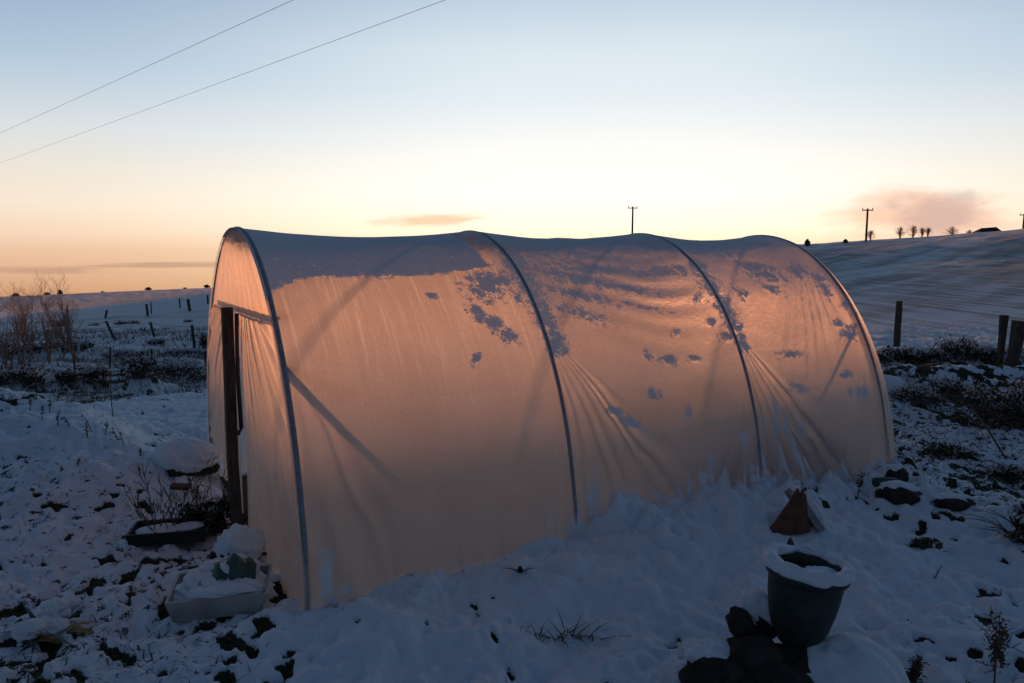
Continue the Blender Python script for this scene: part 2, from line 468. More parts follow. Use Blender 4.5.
# ------------------------------------------------------------------ polytunnel
tunnel = thing('polytunnel', 'translucent plastic polytunnel with four hoops, patched with snow and glowing orange from behind', 'polytunnel',
               (TX, TY, 0), TROT)
def loc(P):
    """world to the tunnel's own frame"""
    P = np.asarray(P, float)
    dx, dy = P[..., 0]-TX, P[..., 1]-TY
    return np.stack([dx*TD[0]+dy*TD[1], dx*TE[0]+dy*TE[1], P[..., 2]], -1)

def make_film():
    m, nt = mat('polythene_film')
    tc = N(nt, 'ShaderNodeTexCoord').outputs['Object']
    uv = N(nt, 'ShaderNodeCombineXYZ', {0: N(nt, 'ShaderNodeAttribute', attribute_name='fu').outputs['Fac'],
                                        1: N(nt, 'ShaderNodeAttribute', attribute_name='fs').outputs['Fac']}).outputs[0]
    frost = N(nt, 'ShaderNodeAttribute', attribute_name='frost').outputs['Fac']
    speck = N(nt, 'ShaderNodeAttribute', attribute_name='speck').outputs['Fac']
    misty = N(nt, 'ShaderNodeAttribute', attribute_name='misty').outputs['Fac']
    wet = N(nt, 'ShaderNodeAttribute', attribute_name='drips').outputs['Fac']
    n1 = noise(nt, uv, 16, 6, 0.7)
    n2 = noise(nt, uv, 75, 5, 0.7)
    n6 = noise(nt, uv, 110, 4, 0.6)
    # snow and hoar frost lying on the sheet
    f1 = math_(nt, 'ADD', frost, math_(nt, 'MULTIPLY', math_(nt, 'SUBTRACT', math_(nt, 'ADD', math_(nt, 'MULTIPLY', n1, 0.55), math_(nt, 'MULTIPLY', n2, 0.45)), 0.5), 6.5))
    snow = maprange(nt, f1, 0.42, 0.60)
    f2 = math_(nt, 'ADD', math_(nt, 'MULTIPLY', speck, 0.9), math_(nt, 'MULTIPLY', math_(nt, 'SUBTRACT', n6, 0.5), 3.4))
    spk = math_(nt, 'MULTIPLY', maprange(nt, f2, 0.40, 0.72), 0.8)
    snow = math_(nt, 'MAXIMUM', snow, spk)
    # trickles of melt running down the sheet
    mp = N(nt, 'ShaderNodeMapping', {'Vector': uv, 'Scale': (26, 0.9, 1)}).outputs[0]
    n3 = noise(nt, mp, 1.0, 5, 0.7)
    mp2 = N(nt, 'ShaderNodeMapping', {'Vector': uv, 'Scale': (60, 1.6, 1)}).outputs[0]
    n5 = noise(nt, mp2, 1.0, 3, 0.6)
    drip = math_(nt, 'MULTIPLY', maprange(nt, math_(nt, 'ADD', math_(nt, 'MULTIPLY', n3, 0.6), math_(nt, 'MULTIPLY', n5, 0.4)), 0.48, 0.63), wet)
    n4 = noise(nt, uv, 3.2, 5, 0.6)
    trans = math_(nt, 'ADD', 0.84, math_(nt, 'MULTIPLY', misty, -0.79))
    trans = math_(nt, 'ADD', trans, math_(nt, 'MULTIPLY', drip, 0.07))
    tl_v = math_(nt, 'ADD', math_(nt, 'MULTIPLY', n4, 0.6), math_(nt, 'MULTIPLY', maprange(nt, n6, 0.3, 0.7), 0.4))
    tl_c = mixc(nt, maprange(nt, tl_v, 0.25, 0.75), c4((0.78, 0.68, 0.60)), c4((0.93, 0.84, 0.77)))
    tl_c = mixc(nt, math_(nt, 'MULTIPLY', drip, 0.9), tl_c, c4((1.0, 0.96, 0.92)))
    bmp = N(nt, 'ShaderNodeBump', {'Height': math_(nt, 'ADD', math_(nt, 'MULTIPLY', noise(nt, uv, 30, 4), 0.6), math_(nt, 'MULTIPLY', n2, 0.4)), 'Strength': 0.3, 'Distance': 0.012})
    bms = N(nt, 'ShaderNodeBump', {'Height': math_(nt, 'ADD', snow, math_(nt, 'MULTIPLY', n2, 0.5)), 'Strength': 0.4, 'Distance': 0.012})
    tl = N(nt, 'ShaderNodeBsdfTranslucent', {'Color': tl_c, 'Normal': bmp.outputs[0]}).outputs[0]
    df = N(nt, 'ShaderNodeBsdfDiffuse', {'Color': c4((0.62, 0.62, 0.63)), 'Normal': bmp.outputs[0]}).outputs[0]
    tr = N(nt, 'ShaderNodeBsdfTransparent', {'Color': c4((0.95, 0.94, 0.93))}).outputs[0]
    gl = N(nt, 'ShaderNodeBsdfGlossy', {'Color': c4((0.8, 0.8, 0.8)), 'Roughness': 0.32, 'Normal': bmp.outputs[0]}).outputs[0]
    rf = N(nt, 'ShaderNodeBsdfRefraction', {'Color': tl_c, 'Roughness': 0.85, 'IOR': 0.84, 'Normal': bmp.outputs[0]}).outputs[0]
    tl = N(nt, 'ShaderNodeMixShader', {0: 0.27, 1: tl, 2: rf}).outputs[0]
    s1 = N(nt, 'ShaderNodeMixShader', {0: math_(nt, 'SUBTRACT', 0.20, math_(nt, 'MULTIPLY', drip, 0.18)), 1: tl, 2: df}).outputs[0]
    s2 = N(nt, 'ShaderNodeMixShader', {0: trans, 1: s1, 2: tr}).outputs[0]
    s3 = N(nt, 'ShaderNodeMixShader', {0: 0.035, 1: s2, 2: gl}).outputs[0]
    sd = N(nt, 'ShaderNodeBsdfDiffuse', {'Color': c4((0.78, 0.79, 0.81)), 'Normal': bms.outputs[0]}).outputs[0]
    st = N(nt, 'ShaderNodeBsdfTranslucent', {'Color': c4((0.5, 0.5, 0.5))}).outputs[0]
    sn = N(nt, 'ShaderNodeMixShader', {0: 0.12, 1: sd, 2: st}).outputs[0]
    s4 = N(nt, 'ShaderNodeMixShader', {0: snow, 1: s3, 2: sn}).outputs[0]
    out(nt, s4)
    return m
M['film'] = make_film()

NU, NN, NF = 720, 360, 90
U = np.linspace(-0.03, TL+0.03, NU)
TT = np.concatenate([np.linspace(0.0, PI*0.56, NN), np.linspace(PI*0.56, PI, NF+1)[1:]])
UU, TH_ = np.meshgrid(U, TT, indexing='ij')
ca, sa = np.cos(TH_), np.sin(TH_)
# arc length measured from the near foot, for the texture
arc = np.concatenate([[0], np.cumsum(np.hypot(np.diff(TA*np.cos(TT)), np.diff(TH*np.sin(TT))))])
FS = np.broadcast_to(arc[None, :], UU.shape)
h0 = np.clip(np.searchsorted(HOOPS, UU.ravel(), side='right')-1, 0, 2).reshape(UU.shape)
HA = np.array(HOOPS)
frac = np.clip((UU-HA[h0])/(HA[h0+1]-HA[h0]), 0, 1)
sag = np.sin(PI*frac)**1.0
dist = np.minimum(UU-HA[h0], HA[h0+1]-UU)
# a sheet slung between hoops: sags on the crown, is drawn in at the sides, hangs freely at the foot
depth = 0.055*sag*np.maximum(sa, 0)**2 + 0.02*sag*np.abs(ca)
rin = -depth
# stretch folds running down from the hoops
def folds(hu, s0, side, k, A, th0, th1, seed):
    du = side*(UU-hu); ds = s0-FS
    a = np.arctan2(du, np.maximum(ds, 1e-3))
    r = np.hypot(du, ds)
    a = a + 0.16*(fbm(UU, FS, 0.45, 3, seed+50)-0.5)*np.clip(r, 0, 1)
    env = sstep(0.02, th0, a)*(1-sstep(th1*0.8, th1, a))*sstep(0.0, 0.5, r)*(ds > 0)*(1-sstep(1.3, 2.2, r))
    ph = 1.5*fbm(a*4, r*0.4, 1.0, 2, seed)
    return A*env*np.sin(a*k+6*ph)*np.clip(r, 0, 1)*(0.25+1.5*fbm(a*9, r*1.5, 1.0, 2, seed+70))
near = TH_ < PI/2
rin = rin + near*(folds(HA[1], 1.45, 1, 46, 0.011, 0.06, 0.85, 3) + folds(HA[2], 1.35, 1, 40, 0.020, 0.06, 0.85, 5)
                  + folds(HA[1], 1.0, -1, 38, 0.005, 0.05, 0.5, 7) + folds(HA[0], 1.5, 1, 34, 0.006, 0.05, 0.5, 9)
                  + folds(HA[3], 1.3, -1, 34, 0.006, 0.05, 0.5, 13) + folds(HA[2], 1.1, -1, 34, 0.007, 0.05, 0.55, 15))
rin = rin + 0.004*(fbm(UU, FS, 0.35, 3, 31)-0.5)*2
rin = rin + sstep(1.0, 1.9, FS)*near*(h0 == 1)*0.0035*np.sin(FS*34+1.4*np.sin(UU*5)+UU*6)*sag
# the foot of the sheet spreads and is gathered unevenly
foot = (1-sstep(0.0, 0.5, FS))*near
rin = rin + foot*(0.03 + 0.035*(fbm(UU, FS*0.2, 0.16, 3, 71)-0.5)*2)
w_ = (TA+rin)*ca; z_ = (TH+rin)*sa + TZ
# beyond the end hoops the sheet is turned in around the tube
PV = np.stack([UU, -w_, np.maximum(z_, -0.03)], -1)
# ---- the snow on the sheet, patch by patch, measured in the sheet's own coordinates
frost = np.full(UU.shape, -0.6); speck = np.full(UU.shape, -0.4)
def arc_of(th): return np.interp(th, TT, arc)
def patch(px, py, rx, ry, ang_=0.0, amt=1.0):
    """snow patch whose centre and two half-axes are read off the photo and turned to sheet metres"""
    global frost
    ca_, sa_ = math.cos(R(ang_)), math.sin(R(ang_))
    c = film_at(px, py); e1 = film_at(px+rx*ca_, py+rx*sa_); e2 = film_at(px-ry*sa_, py+ry*ca_)
    c = np.array([c[0], arc_of(c[1])]); a = np.array([e1[0], arc_of(e1[1])])-c; b = np.array([e2[0], arc_of(e2[1])])-c
    Mx = np.linalg.inv(np.stack([a, b], 1))
    du, ds = UU-c[0], FS-c[1]
    p, q = Mx[0, 0]*du+Mx[0, 1]*ds, Mx[1, 0]*du+Mx[1, 1]*ds
    d = np.hypot(p, q)
    frost = np.maximum(frost, amt*np.clip(1.05-0.55*d**1.3, -0.6, 1.0))
def poly_edge(pts):
    q = sorted((film_at(*p)[0], arc_of(film_at(*p)[1])) for p in pts)
    return np.array([a for a, b in q]), np.array([b for a, b in q])
top_s = arc_of(PI/2)
def band(pts, u0, u1, soft=0.10, amt=1.0):
    """snow lying on the crown above a drawn edge"""
    global frost
    eu, es = poly_edge(pts)
    e = np.interp(UU, eu, es)
    d = (FS-e)/soft
    side = sstep(u0-0.03, u0+0.03, UU)*(1-sstep(u1-0.05, u1+0.05, UU))
    frost = np.maximum(frost, np.where(side > 0.01, amt*np.clip(0.5+0.5*d, -0.6, 1.0)*side - 0.6*(1-side), -0.6))
band([(262, 305), (272, 292), (284, 284), (300, 276), (325, 272), (360, 271), (400, 270), (440, 268), (468, 266)], -0.1, 1.52, 0.022, 1.15)
band([(486, 240), (478, 236), (497, 246), (520, 252), (560, 254), (600, 252), (640, 246)], 1.35, 3.45, 0.30, 0.95)
band([(655, 243), (680, 250), (700, 254), (730, 252), (760, 246)], 3.2, 5.0, 0.10, 0.95)
for a in [(488, 281, 20, 15, 10), (500, 279, 12, 10, 0), (480, 310, 15, 6, 35), (495, 321, 15, 6, 38), (508, 333, 12, 6, 40), (433, 290, 7, 3, 0), (521, 258, 4, 5, 0),
          (478, 357, 4, 8, 40, 0.8), (519, 298, 4, 4, 0),
          # along the second hoop
          (515, 262, 9, 16, -35), (527, 280, 10, 16, -32), (537, 300, 10, 16, -28), (547, 320, 10, 15, -22), (556, 340, 10, 12, -18), (560, 350, 9, 7, 0),
          # streaks on the middle bay
          (600, 264, 45, 5, 3), (570, 272, 45, 6, 8, 0.9), (625, 283, 48, 4, 10, 0.9), (580, 291, 42, 6, 12, 0.85), (640, 302, 26, 3, 12, 0.8), (585, 312, 30, 6, 15, 0.75), (655, 268, 28, 5, 5),
          (672, 358, 8, 5, 0), (697, 357, 7, 3, 10), (712, 321, 5, 4, 0), (680, 268, 10, 4, 20, 0.9), (656, 393, 9, 5, 0, 0.9), (617, 411, 12, 5, 28), (632, 421, 12, 5, 30), (645, 431, 8, 3, 30, 0.8), (690, 412, 4, 8, 0, 0.7),
          (650, 352, 5, 5, 0, 0.8), (727, 337, 6, 4, 30), (678, 330, 4, 4, 0), (700, 295, 5, 4, 0, 0.9),
          # along the third hoop
          (700, 268, 7, 12, -40), (713, 286, 8, 13, -35), (724, 305, 8, 13, -28), (734, 324, 7, 12, -22), (742, 342, 7, 10, -18),
          # last bay
          (757, 262, 22, 5, 10, 0.95), (770, 272, 18, 5, 15, 0.95), (775, 285, 14, 4, 25, 0.8), (800, 268, 10, 6, 30), (826, 288, 9, 5, 55), (820, 277, 8, 4, 45), (846, 303, 4, 6, 0), (850, 333, 7, 7, 0), (840, 322, 5, 4, 0),
          (848, 374, 5, 4, 0), (863, 394, 5, 7, 0), (852, 391, 3, 4, 0), (793, 353, 14, 4, 0, 0.75), (800, 387, 10, 6, 20, 0.7), (745, 291, 8, 5, 30, 0.8), (856, 313, 4, 3, 0)]:
    patch(*a)
# snow clinging to the foot of the sheet and in its folds
for a in [(325, 580, 7, 30, 0), (327, 604, 12, 14, 0), (594, 512, 7, 26, -6), (601, 535, 13, 14, 0), (597, 488, 3, 14, 0), (572, 540, 3, 24, 0), (622, 506, 9, 16, -8), (637, 512, 10, 10, 0), (652, 508, 8, 8, 0),
          (668, 500, 14, 4, 35, .9), (686, 503, 16, 4, 30, .9), (706, 488, 3, 18, 4, .9), (712, 470, 4, 12, 0, .8), (745, 440, 4, 9, -15, .9), (752, 478, 3, 18, -4, .9), (738, 486, 3, 8, 0, .9),
          (543, 548, 4, 10, 0, .7), (549, 520, 3, 10, 0, .65), (345, 590, 8, 5, 0, .9), (500, 560, 6, 8, 0, .7),
          (772, 452, 2.2, 34, -9), (783, 462, 2.4, 30, -13), (797, 457, 2.6, 34, -19), (811, 470, 2.2, 20, -24), (764, 470, 2.2, 24, -5), (790, 425, 2.2, 18, -18, .9), (778, 415, 2, 22, -12, .9), (803, 432, 5, 10, -15, .9), (822, 478, 10, 4, 0, .8)]:
    patch(*a)
# ragged snow along the foot
_sp = np.abs(2*fbm(U*1.0, 0*U, 0.13, 3, 411)-1); _sp = (1-_sp)**3
_st = np.interp(U, [-0.1, 0.2, 1.5, 1.75, 2.3, 3.3, 3.6, 4.9], [.03, .05, .06, .22, .28, .24, .16, .14])*(0.45+1.1*_sp)
_ft = np.clip(0.5+(_st[:, None]-FS)/0.10, -0.6, 1.1)*(1.0 if True else 0)
frost = np.where(near, np.maximum(frost, _ft), frost)
# fine hoar specks, thickest high on the far bays
hi = sstep(1.0, 2.2, FS)
speck = 0.14 + 0.70*hi*sstep(1.45, 1.75, UU)*(0.55+0.9*fbm(UU, FS, 0.45, 3, 201)) + 0.22*sstep(1.7, 3.0, UU)*fbm(UU, FS, 0.25, 3, 207)
speck = speck + 0.22*sstep(1.0, 1.5, UU)*(1-sstep(1.6, 1.7, UU))*sstep(1.2, 2.0, FS)*fbm(UU, FS, 0.3, 3, 211)
speck = speck + 0.42*(1-sstep(0.1, 0.55, FS))*fbm(UU, FS*0.35, 0.10, 3, 213)
speck = np.where(TH_ > 0.57*PI, -0.5, speck)
misty = 1.0 - (0.95-0.30*(1-sstep(0.9, 1.9, UU)))*sstep(0.52*PI, 0.62*PI, TH_)
frost = np.where(TH_ > 0.56*PI, np.minimum(frost, 0.9-2.4*(TH_/PI-0.56)/0.12), frost)
drips = sstep(0.8, 1.7, FS)*(1-sstep(top_s-0.35, top_s, FS))*(1-0.85*sstep(1.5, 1.75, UU))*near
_c1, _c2 = film_at(345, 403), film_at(540, 391)
_cs = np.interp(UU, [_c1[0], _c2[0]], [arc_of(_c1[1]), arc_of(_c2[1])])
drips = drips + 1.5*np.exp(-((FS-_cs)/0.006)**2)*sstep(0.1, 0.3, UU)*(1-sstep(3.0, 3.3, UU))*(0.5+fbm(UU, FS, 0.3, 2, 301))
# snow has thickness: lift the sheet's outer face a little where it lies thick
lift = 0.0035*sstep(0.2, 1.0, frost)
PV[..., 1] -= lift*ca; PV[..., 2] += lift*sa
cover = np_mesh('plastic_cover', PV.reshape(-1, 3), grid_quads(NU, len(TT)), M['film'],
                {'fu': UU, 'fs': FS, 'frost': frost, 'speck': speck, 'misty': misty, 'drips': drips}, parent=tunnel)

def arch(u, rr, inset, n=14, half=None):
    t = np.linspace(-0.01, PI+0.01, 120)
    return [(u, -(TA+inset)*math.cos(a), (TH+inset)*math.sin(a)+TZ-0.0) for a in t]
for i, hu in enumerate(HOOPS):
    b = MB()
    b.tube(arch(hu, 0, -0.004), 0.013 if i else 0.015, 10)
    b.build('hoop', M['tape'], tunnel)
b = MB(); b.tube([(0, 0, TH+TZ-0.075), (TL, 0, TH+TZ-0.075)], 0.016, 8); b.build('ridge_tube', M['steel'], tunnel)
# corner braces, from the end hoops down to the ground inside the sheet
def brace(pts):
    b = MB(); b.tube(pts, 0.017, 8); b.build('brace', M['steel'], tunnel)
def leg_at(z): return TA*math.sqrt(1-((z-TZ)/TH)**2)
brace([(0.02, -(leg_at(1.27)-0.03), 1.27), (2.35, 0.05, 0.02)])
brace([(TL-0.02, -(leg_at(1.27)-0.03), 1.27), (TL-0.30, 0.25, 0.02)])

# heaps added inside the tunnel to shade the lower sheet
def shade_bank(name, label, u0, u1, w0, w1, h, seed):
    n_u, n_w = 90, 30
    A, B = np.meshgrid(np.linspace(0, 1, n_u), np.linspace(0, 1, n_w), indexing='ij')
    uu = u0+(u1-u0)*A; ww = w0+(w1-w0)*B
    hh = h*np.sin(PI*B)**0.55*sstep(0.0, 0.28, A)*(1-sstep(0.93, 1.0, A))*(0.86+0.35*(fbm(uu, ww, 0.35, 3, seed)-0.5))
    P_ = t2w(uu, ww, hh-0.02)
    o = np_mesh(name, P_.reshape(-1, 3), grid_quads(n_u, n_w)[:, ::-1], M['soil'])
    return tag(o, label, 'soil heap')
shade_bank('shade_heap', 'dark heap added inside the last bays of the tunnel to cast a grey shadow through the sheet', 2.3, 4.87, -0.6, 1.17, 0.84, 7)
shade_bank('shade_heap', 'low bed added inside the first bay of the tunnel to darken the sheet low down', 0.1, 2.9, 0.2, 1.22, 0.26, 9)

# end sheets
def end_sheet(name, region, u_off, bulge, seed, parent=tunnel, misty_=0.92, pivot=None, sgn=-1):
    """region: function (s,t in 0..1) -> (w, z); folds fan out from a pivot"""
    ns, nt_ = 90, 150
    S, T = np.meshgrid(np.linspace(0, 1, ns), np.linspace(0, 1, nt_), indexing='ij')
    W, Z = region(S, T)
    a = np.arctan2(W-pivot[0], pivot[1]-Z+0.05)
    r = np.hypot(W-pivot[0], Z-pivot[1])
    dsp = bulge*(np.sin(a*34+5*fbm(a*3, r, 1.0, 2, seed))*0.5+0.5*np.sin(a*71+r*2))*sstep(0, 0.6, r)*0.5
    edge_ = np.minimum(np.minimum(S, 1-S)*6, 1)
    Ucoord = u_off + sgn*dsp*edge_ + sgn*0.02*np.sin(PI*S)*sstep(0.2, 1, T)
    V = np.stack([Ucoord, -W, Z], -1)
    fr = -0.5+0*S
    return np_mesh(name, V.reshape(-1, 3), grid_quads(ns, nt_), M['film'],
                   {'fu': W+9, 'fs': Z, 'frost': fr, 'speck': -0.1+0.25*(Z > 1.6), 'misty': misty_+0*S, 'drips': 0.25+0*S}, parent=parent)
def half_w(z): return TA*np.sqrt(np.clip(1-((z-TZ)/TH)**2, 0, 1))
PW = 0.06   # the door post stands just off centre
ZB = 1.50
def reg_top(S, T):
    Z = ZB + (TH+TZ-0.004-ZB)*T
    return (2*S-1)*half_w(Z), Z
def reg_far(S, T):       # far half: from post out to the hoop, its lower corner lifted
    Z0 = 0.10+0.42*S**1.6
    Z = Z0+(ZB-Z0)*T
    return -PW*1.0+0.0+S*(-half_w(Z)+PW), Z
def reg_near(S, T):
    Z = -0.02+(ZB+0.02)*T
    x0 = PW+0.02+0.05*np.sin(PI*T)
    return x0+S*(half_w(Z)+0.02*(1-T)-x0), Z
end_sheet('end_sheet', reg_top, -0.012, 0.022, 3, pivot=(0.0, 2.3))
end_sheet('end_sheet', reg_far, -0.02, 0.06, 5, pivot=(-0.05, 1.62))
end_sheet('end_sheet', reg_near, -0.02, 0.06, 8, pivot=(0.25, 1.75))
def reg_back(S, T):
    Z = -0.03+(TH+TZ+0.02)*T
    return (2*S-1)*(half_w(Z)+0.03*(1-T)), Z
def reg_backskirt(S, T): return reg_back(S, T)
o = end_sheet('end_sheet', reg_back, TL+0.03, 0.06, 12, pivot=(0.3, 2.0), misty_=0.35, sgn=1)
# the gathered tail of the sheet beyond the last hoop
ns, nt_ = 40, 80
S, T = np.meshgrid(np.linspace(0, 1, ns), np.linspace(0, 1, nt_), indexing='ij')
Tt = T*1.1
W = (TA+0.02+0.05*(1-T))*np.cos(Tt)*(1-0.25*S); Z = TH*np.sin(Tt)+TZ
Uc = TL+0.02+S*0.20*(1-T)**0.7+0.018*np.sin(S*9+T*3)*(1-T)
np_mesh('sheet_tail', np.stack([Uc, -W, np.maximum(Z, -0.03)], -1).reshape(-1, 3), grid_quads(ns, nt_), M['film'],
        {'fu': Uc, 'fs': Z, 'frost': -0.6+0*S, 'speck': -0.2+0*S, 'misty': 0.9+0*S, 'drips': 0*S}, parent=tunnel)

# timber of the doorway
b = MB()
for i in range(1):
    b.tube([(-0.07, 0.02, -0.05), (-0.085, 0.015, 0.5), (-0.08, 0.02, 1.0), (-0.075, 0.03, ZB+0.03)], 0.047, 4)
b.build('door_post', M['wood'], tunnel, smooth=False)
b = MB(); b.box((0.09, 0.0, ZB+0.02), (0.04, 2*half_w(ZB+0.07)-0.16, 0.045)); b.build('door_lintel', M['wood'], tunnel, smooth=False)
b = MB()
b.tube([(-0.045, -0.13, ZB), (-0.06, -0.16, 1.1), (-0.05, -0.15, 0.75)], 0.014, 6)
b.tube([(-0.05, -0.15, 0.75), (-0.06, -0.10, 0.70), (-0.06, -0.05, 0.72)], 0.010, 6)
b.build('door_catch', M['wire'], tunnel)

# ------------------------------------------------------------------ light and sky
SUN_AZ, SUN_EL = R(6.4), R(1.30)
sd_ = bpy.data.lights.new('sun', 'SUN'); so = bpy.data.objects.new('sun', sd_); col.objects.link(so)
sd_.energy = 4.6; sd_.angle = R(2.1); sd_.color = (1.0, 0.40, 0.17)
d = Vector((math.sin(SUN_AZ)*math.cos(SUN_EL), math.cos(SUN_AZ)*math.cos(SUN_EL), math.sin(SUN_EL)))
so.rotation_euler = (-d).to_track_quat('-Z', 'Y').to_euler()
so.location = (8, 60, 20)

world = bpy.data.worlds.new('World'); sc.world = world; world.use_nodes = True
nt = world.node_tree; nt.nodes.clear()
sky = N(nt, 'ShaderNodeTexSky', sky_type='NISHITA')
sky.sun_disc = False; sky.sun_elevation = SUN_EL; sky.sun_rotation = SUN_AZ
sky.altitude = 100; sky.air_density = 1.0; sky.dust_density = 1.0; sky.ozone_density = 1.5
# the dawn glow: colour by height above the horizon, for three bearings from the sun
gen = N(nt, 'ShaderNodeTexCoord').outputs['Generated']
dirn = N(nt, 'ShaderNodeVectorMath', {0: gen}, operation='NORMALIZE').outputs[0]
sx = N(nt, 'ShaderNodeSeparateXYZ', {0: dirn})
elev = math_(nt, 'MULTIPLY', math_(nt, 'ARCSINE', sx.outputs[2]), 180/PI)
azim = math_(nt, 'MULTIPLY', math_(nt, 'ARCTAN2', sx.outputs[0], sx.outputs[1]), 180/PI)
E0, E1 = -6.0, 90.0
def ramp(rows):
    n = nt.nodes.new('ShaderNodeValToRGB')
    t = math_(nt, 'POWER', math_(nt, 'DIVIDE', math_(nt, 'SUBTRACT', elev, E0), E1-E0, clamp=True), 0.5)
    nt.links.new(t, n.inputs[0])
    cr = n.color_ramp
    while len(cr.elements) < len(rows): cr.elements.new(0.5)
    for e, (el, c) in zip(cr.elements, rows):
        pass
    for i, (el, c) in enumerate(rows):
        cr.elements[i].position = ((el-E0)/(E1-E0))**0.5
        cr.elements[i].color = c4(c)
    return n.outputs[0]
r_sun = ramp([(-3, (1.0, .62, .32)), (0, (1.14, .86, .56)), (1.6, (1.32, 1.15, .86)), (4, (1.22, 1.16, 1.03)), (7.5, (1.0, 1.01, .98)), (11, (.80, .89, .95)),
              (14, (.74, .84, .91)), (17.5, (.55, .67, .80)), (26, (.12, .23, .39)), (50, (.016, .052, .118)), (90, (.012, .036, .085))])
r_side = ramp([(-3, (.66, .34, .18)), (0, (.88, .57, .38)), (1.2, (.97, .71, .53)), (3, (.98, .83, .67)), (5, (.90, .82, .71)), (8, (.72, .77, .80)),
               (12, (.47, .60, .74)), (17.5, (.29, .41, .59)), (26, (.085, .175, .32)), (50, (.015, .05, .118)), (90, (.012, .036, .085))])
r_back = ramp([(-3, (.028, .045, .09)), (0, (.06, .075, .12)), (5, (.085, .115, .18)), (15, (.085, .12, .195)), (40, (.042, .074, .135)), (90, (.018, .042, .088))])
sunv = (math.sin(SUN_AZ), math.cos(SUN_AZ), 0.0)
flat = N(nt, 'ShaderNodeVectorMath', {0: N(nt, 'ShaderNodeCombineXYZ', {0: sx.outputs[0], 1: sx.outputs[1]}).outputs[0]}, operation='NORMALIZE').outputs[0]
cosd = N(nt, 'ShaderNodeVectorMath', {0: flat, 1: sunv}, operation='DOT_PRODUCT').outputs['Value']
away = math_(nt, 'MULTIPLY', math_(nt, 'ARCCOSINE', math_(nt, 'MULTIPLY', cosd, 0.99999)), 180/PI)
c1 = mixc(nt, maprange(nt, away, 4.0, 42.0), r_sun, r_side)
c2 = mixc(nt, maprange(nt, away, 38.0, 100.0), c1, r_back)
# thin cloud low in the sky
def cloud(az0, el0, raz, rel, sc_, seed, tilt=0.0, lo=0.35, hi=0.75, sharp=1.0):
    da = math_(nt, 'SUBTRACT', azim, az0)
    de = math_(nt, 'SUBTRACT', math_(nt, 'SUBTRACT', elev, el0), math_(nt, 'MULTIPLY', da, tilt))
    p = math_(nt, 'DIVIDE', da, raz); q = math_(nt, 'DIVIDE', de, rel)
    v = N(nt, 'ShaderNodeCombineXYZ', {0: math_(nt, 'ADD', p, seed), 1: q, 2: seed*1.7}).outputs[0]
    n_ = noise(nt, v, sc_, 5, 0.55)
    r_ = math_(nt, 'SQRT', math_(nt, 'ADD', math_(nt, 'MULTIPLY', p, p), math_(nt, 'MULTIPLY', q, q)))
    f = math_(nt, 'SUBTRACT', math_(nt, 'ADD', n_, 0.30), math_(nt, 'MULTIPLY', r_, 0.62*sharp))
    return maprange(nt, f, lo-0.25, hi-0.15)
k1 = cloud(27.2, 2.35, 6.0, 2.1, 1.5, 3.1, -0.02)
c2 = mixc(nt, math_(nt, 'MULTIPLY', k1, 0.78), c2, c4((1.0, .60, .42)))
k2 = cloud(28.9, 2.5, 3.0, 1.7, 1.4, 8.3, 0.0)
c2 = mixc(nt, math_(nt, 'MULTIPLY', k2, 0.68), c2, c4((.62, .42, .39)))
k3 = cloud(-6.2, 2.2, 4.6, 0.55, 1.2, 5.2, 0.07)
c2 = mixc(nt, math_(nt, 'MULTIPLY', k3, 0.75), c2, c4((.93, .58, .38)))
k4 = cloud(-24, -0.95, 7.0, 0.26, 1.6, 1.4, 0.008)
c2 = mixc(nt, math_(nt, 'MULTIPLY', k4, 0.55), c2, c4((.44, .27, .19)))
k5 = cloud(-31.5, -1.2, 4.0, 0.3, 1.8, 6.4, -0.02)
c2 = mixc(nt, math_(nt, 'MULTIPLY', k5, 0.5), c2, c4((.46, .28, .20)))
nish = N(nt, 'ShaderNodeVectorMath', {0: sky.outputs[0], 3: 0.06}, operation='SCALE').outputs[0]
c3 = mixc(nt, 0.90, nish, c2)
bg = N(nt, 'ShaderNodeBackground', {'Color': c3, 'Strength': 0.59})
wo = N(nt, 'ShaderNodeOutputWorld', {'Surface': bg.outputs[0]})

sc.view_settings.view_transform = 'Standard'
sc.view_settings.look = 'None'
sc.view_settings.exposure = 0.84
sc.view_settings.gamma = 1.0
sc.cycles.use_denoising = True
sc.cycles.max_bounces = 10
sc.cycles.transparent_max_bounces = 16
sc.cycles.diffuse_bounces = 5
sc.cycles.transmission_bounces = 8
#@@MORE
# ------------------------------------------------------------------ fences and posts beyond the yard
def post_mesh(h, r, lean=(0, 0), n=7, seed=0, top_snow=True):
    b = MB(); rnd = random.Random(seed)
    pts = []
    for i in range(7):
        t = i/6
        pts.append((lean[0]*t+rnd.uniform(-.004, .004), lean[1]*t+rnd.uniform(-.004, .004), -0.15+(h+0.15)*t))
    b.tube(pts, [r*(1.05-0.1*i/6) for i in range(7)], n)
    return b
def put_post(px, py_base, py_top, D, width_px, lean_px=0.0, seed=0):
    """height, thickness and foot of a post from its pixels and its distance"""
    p = ground_pick(px, py_base, 12)
    D = float(np.clip(p[1], 10, 110)); g = gz(p[0], p[1])
    q = at(px, py_top, D)
    h = q[2]-g
    r = width_px*D/F/2
    return (p[0], p[1], g), max(h, 0.3), r, lean_px*D/F
fence = thing('wire_fence', 'wire fence with leaning dark timber posts across the snowy field beyond the saplings', 'fence', (0, 0, 0))
fp = [(116, 340, 321, 36, 2.6, -9), (155, 337, 322, 36.5, 2.6, -4), (195, 348, 325, 37, 3.0, -2.0), (46, 352, 330, 36, 2.6, 3)]
tops = []
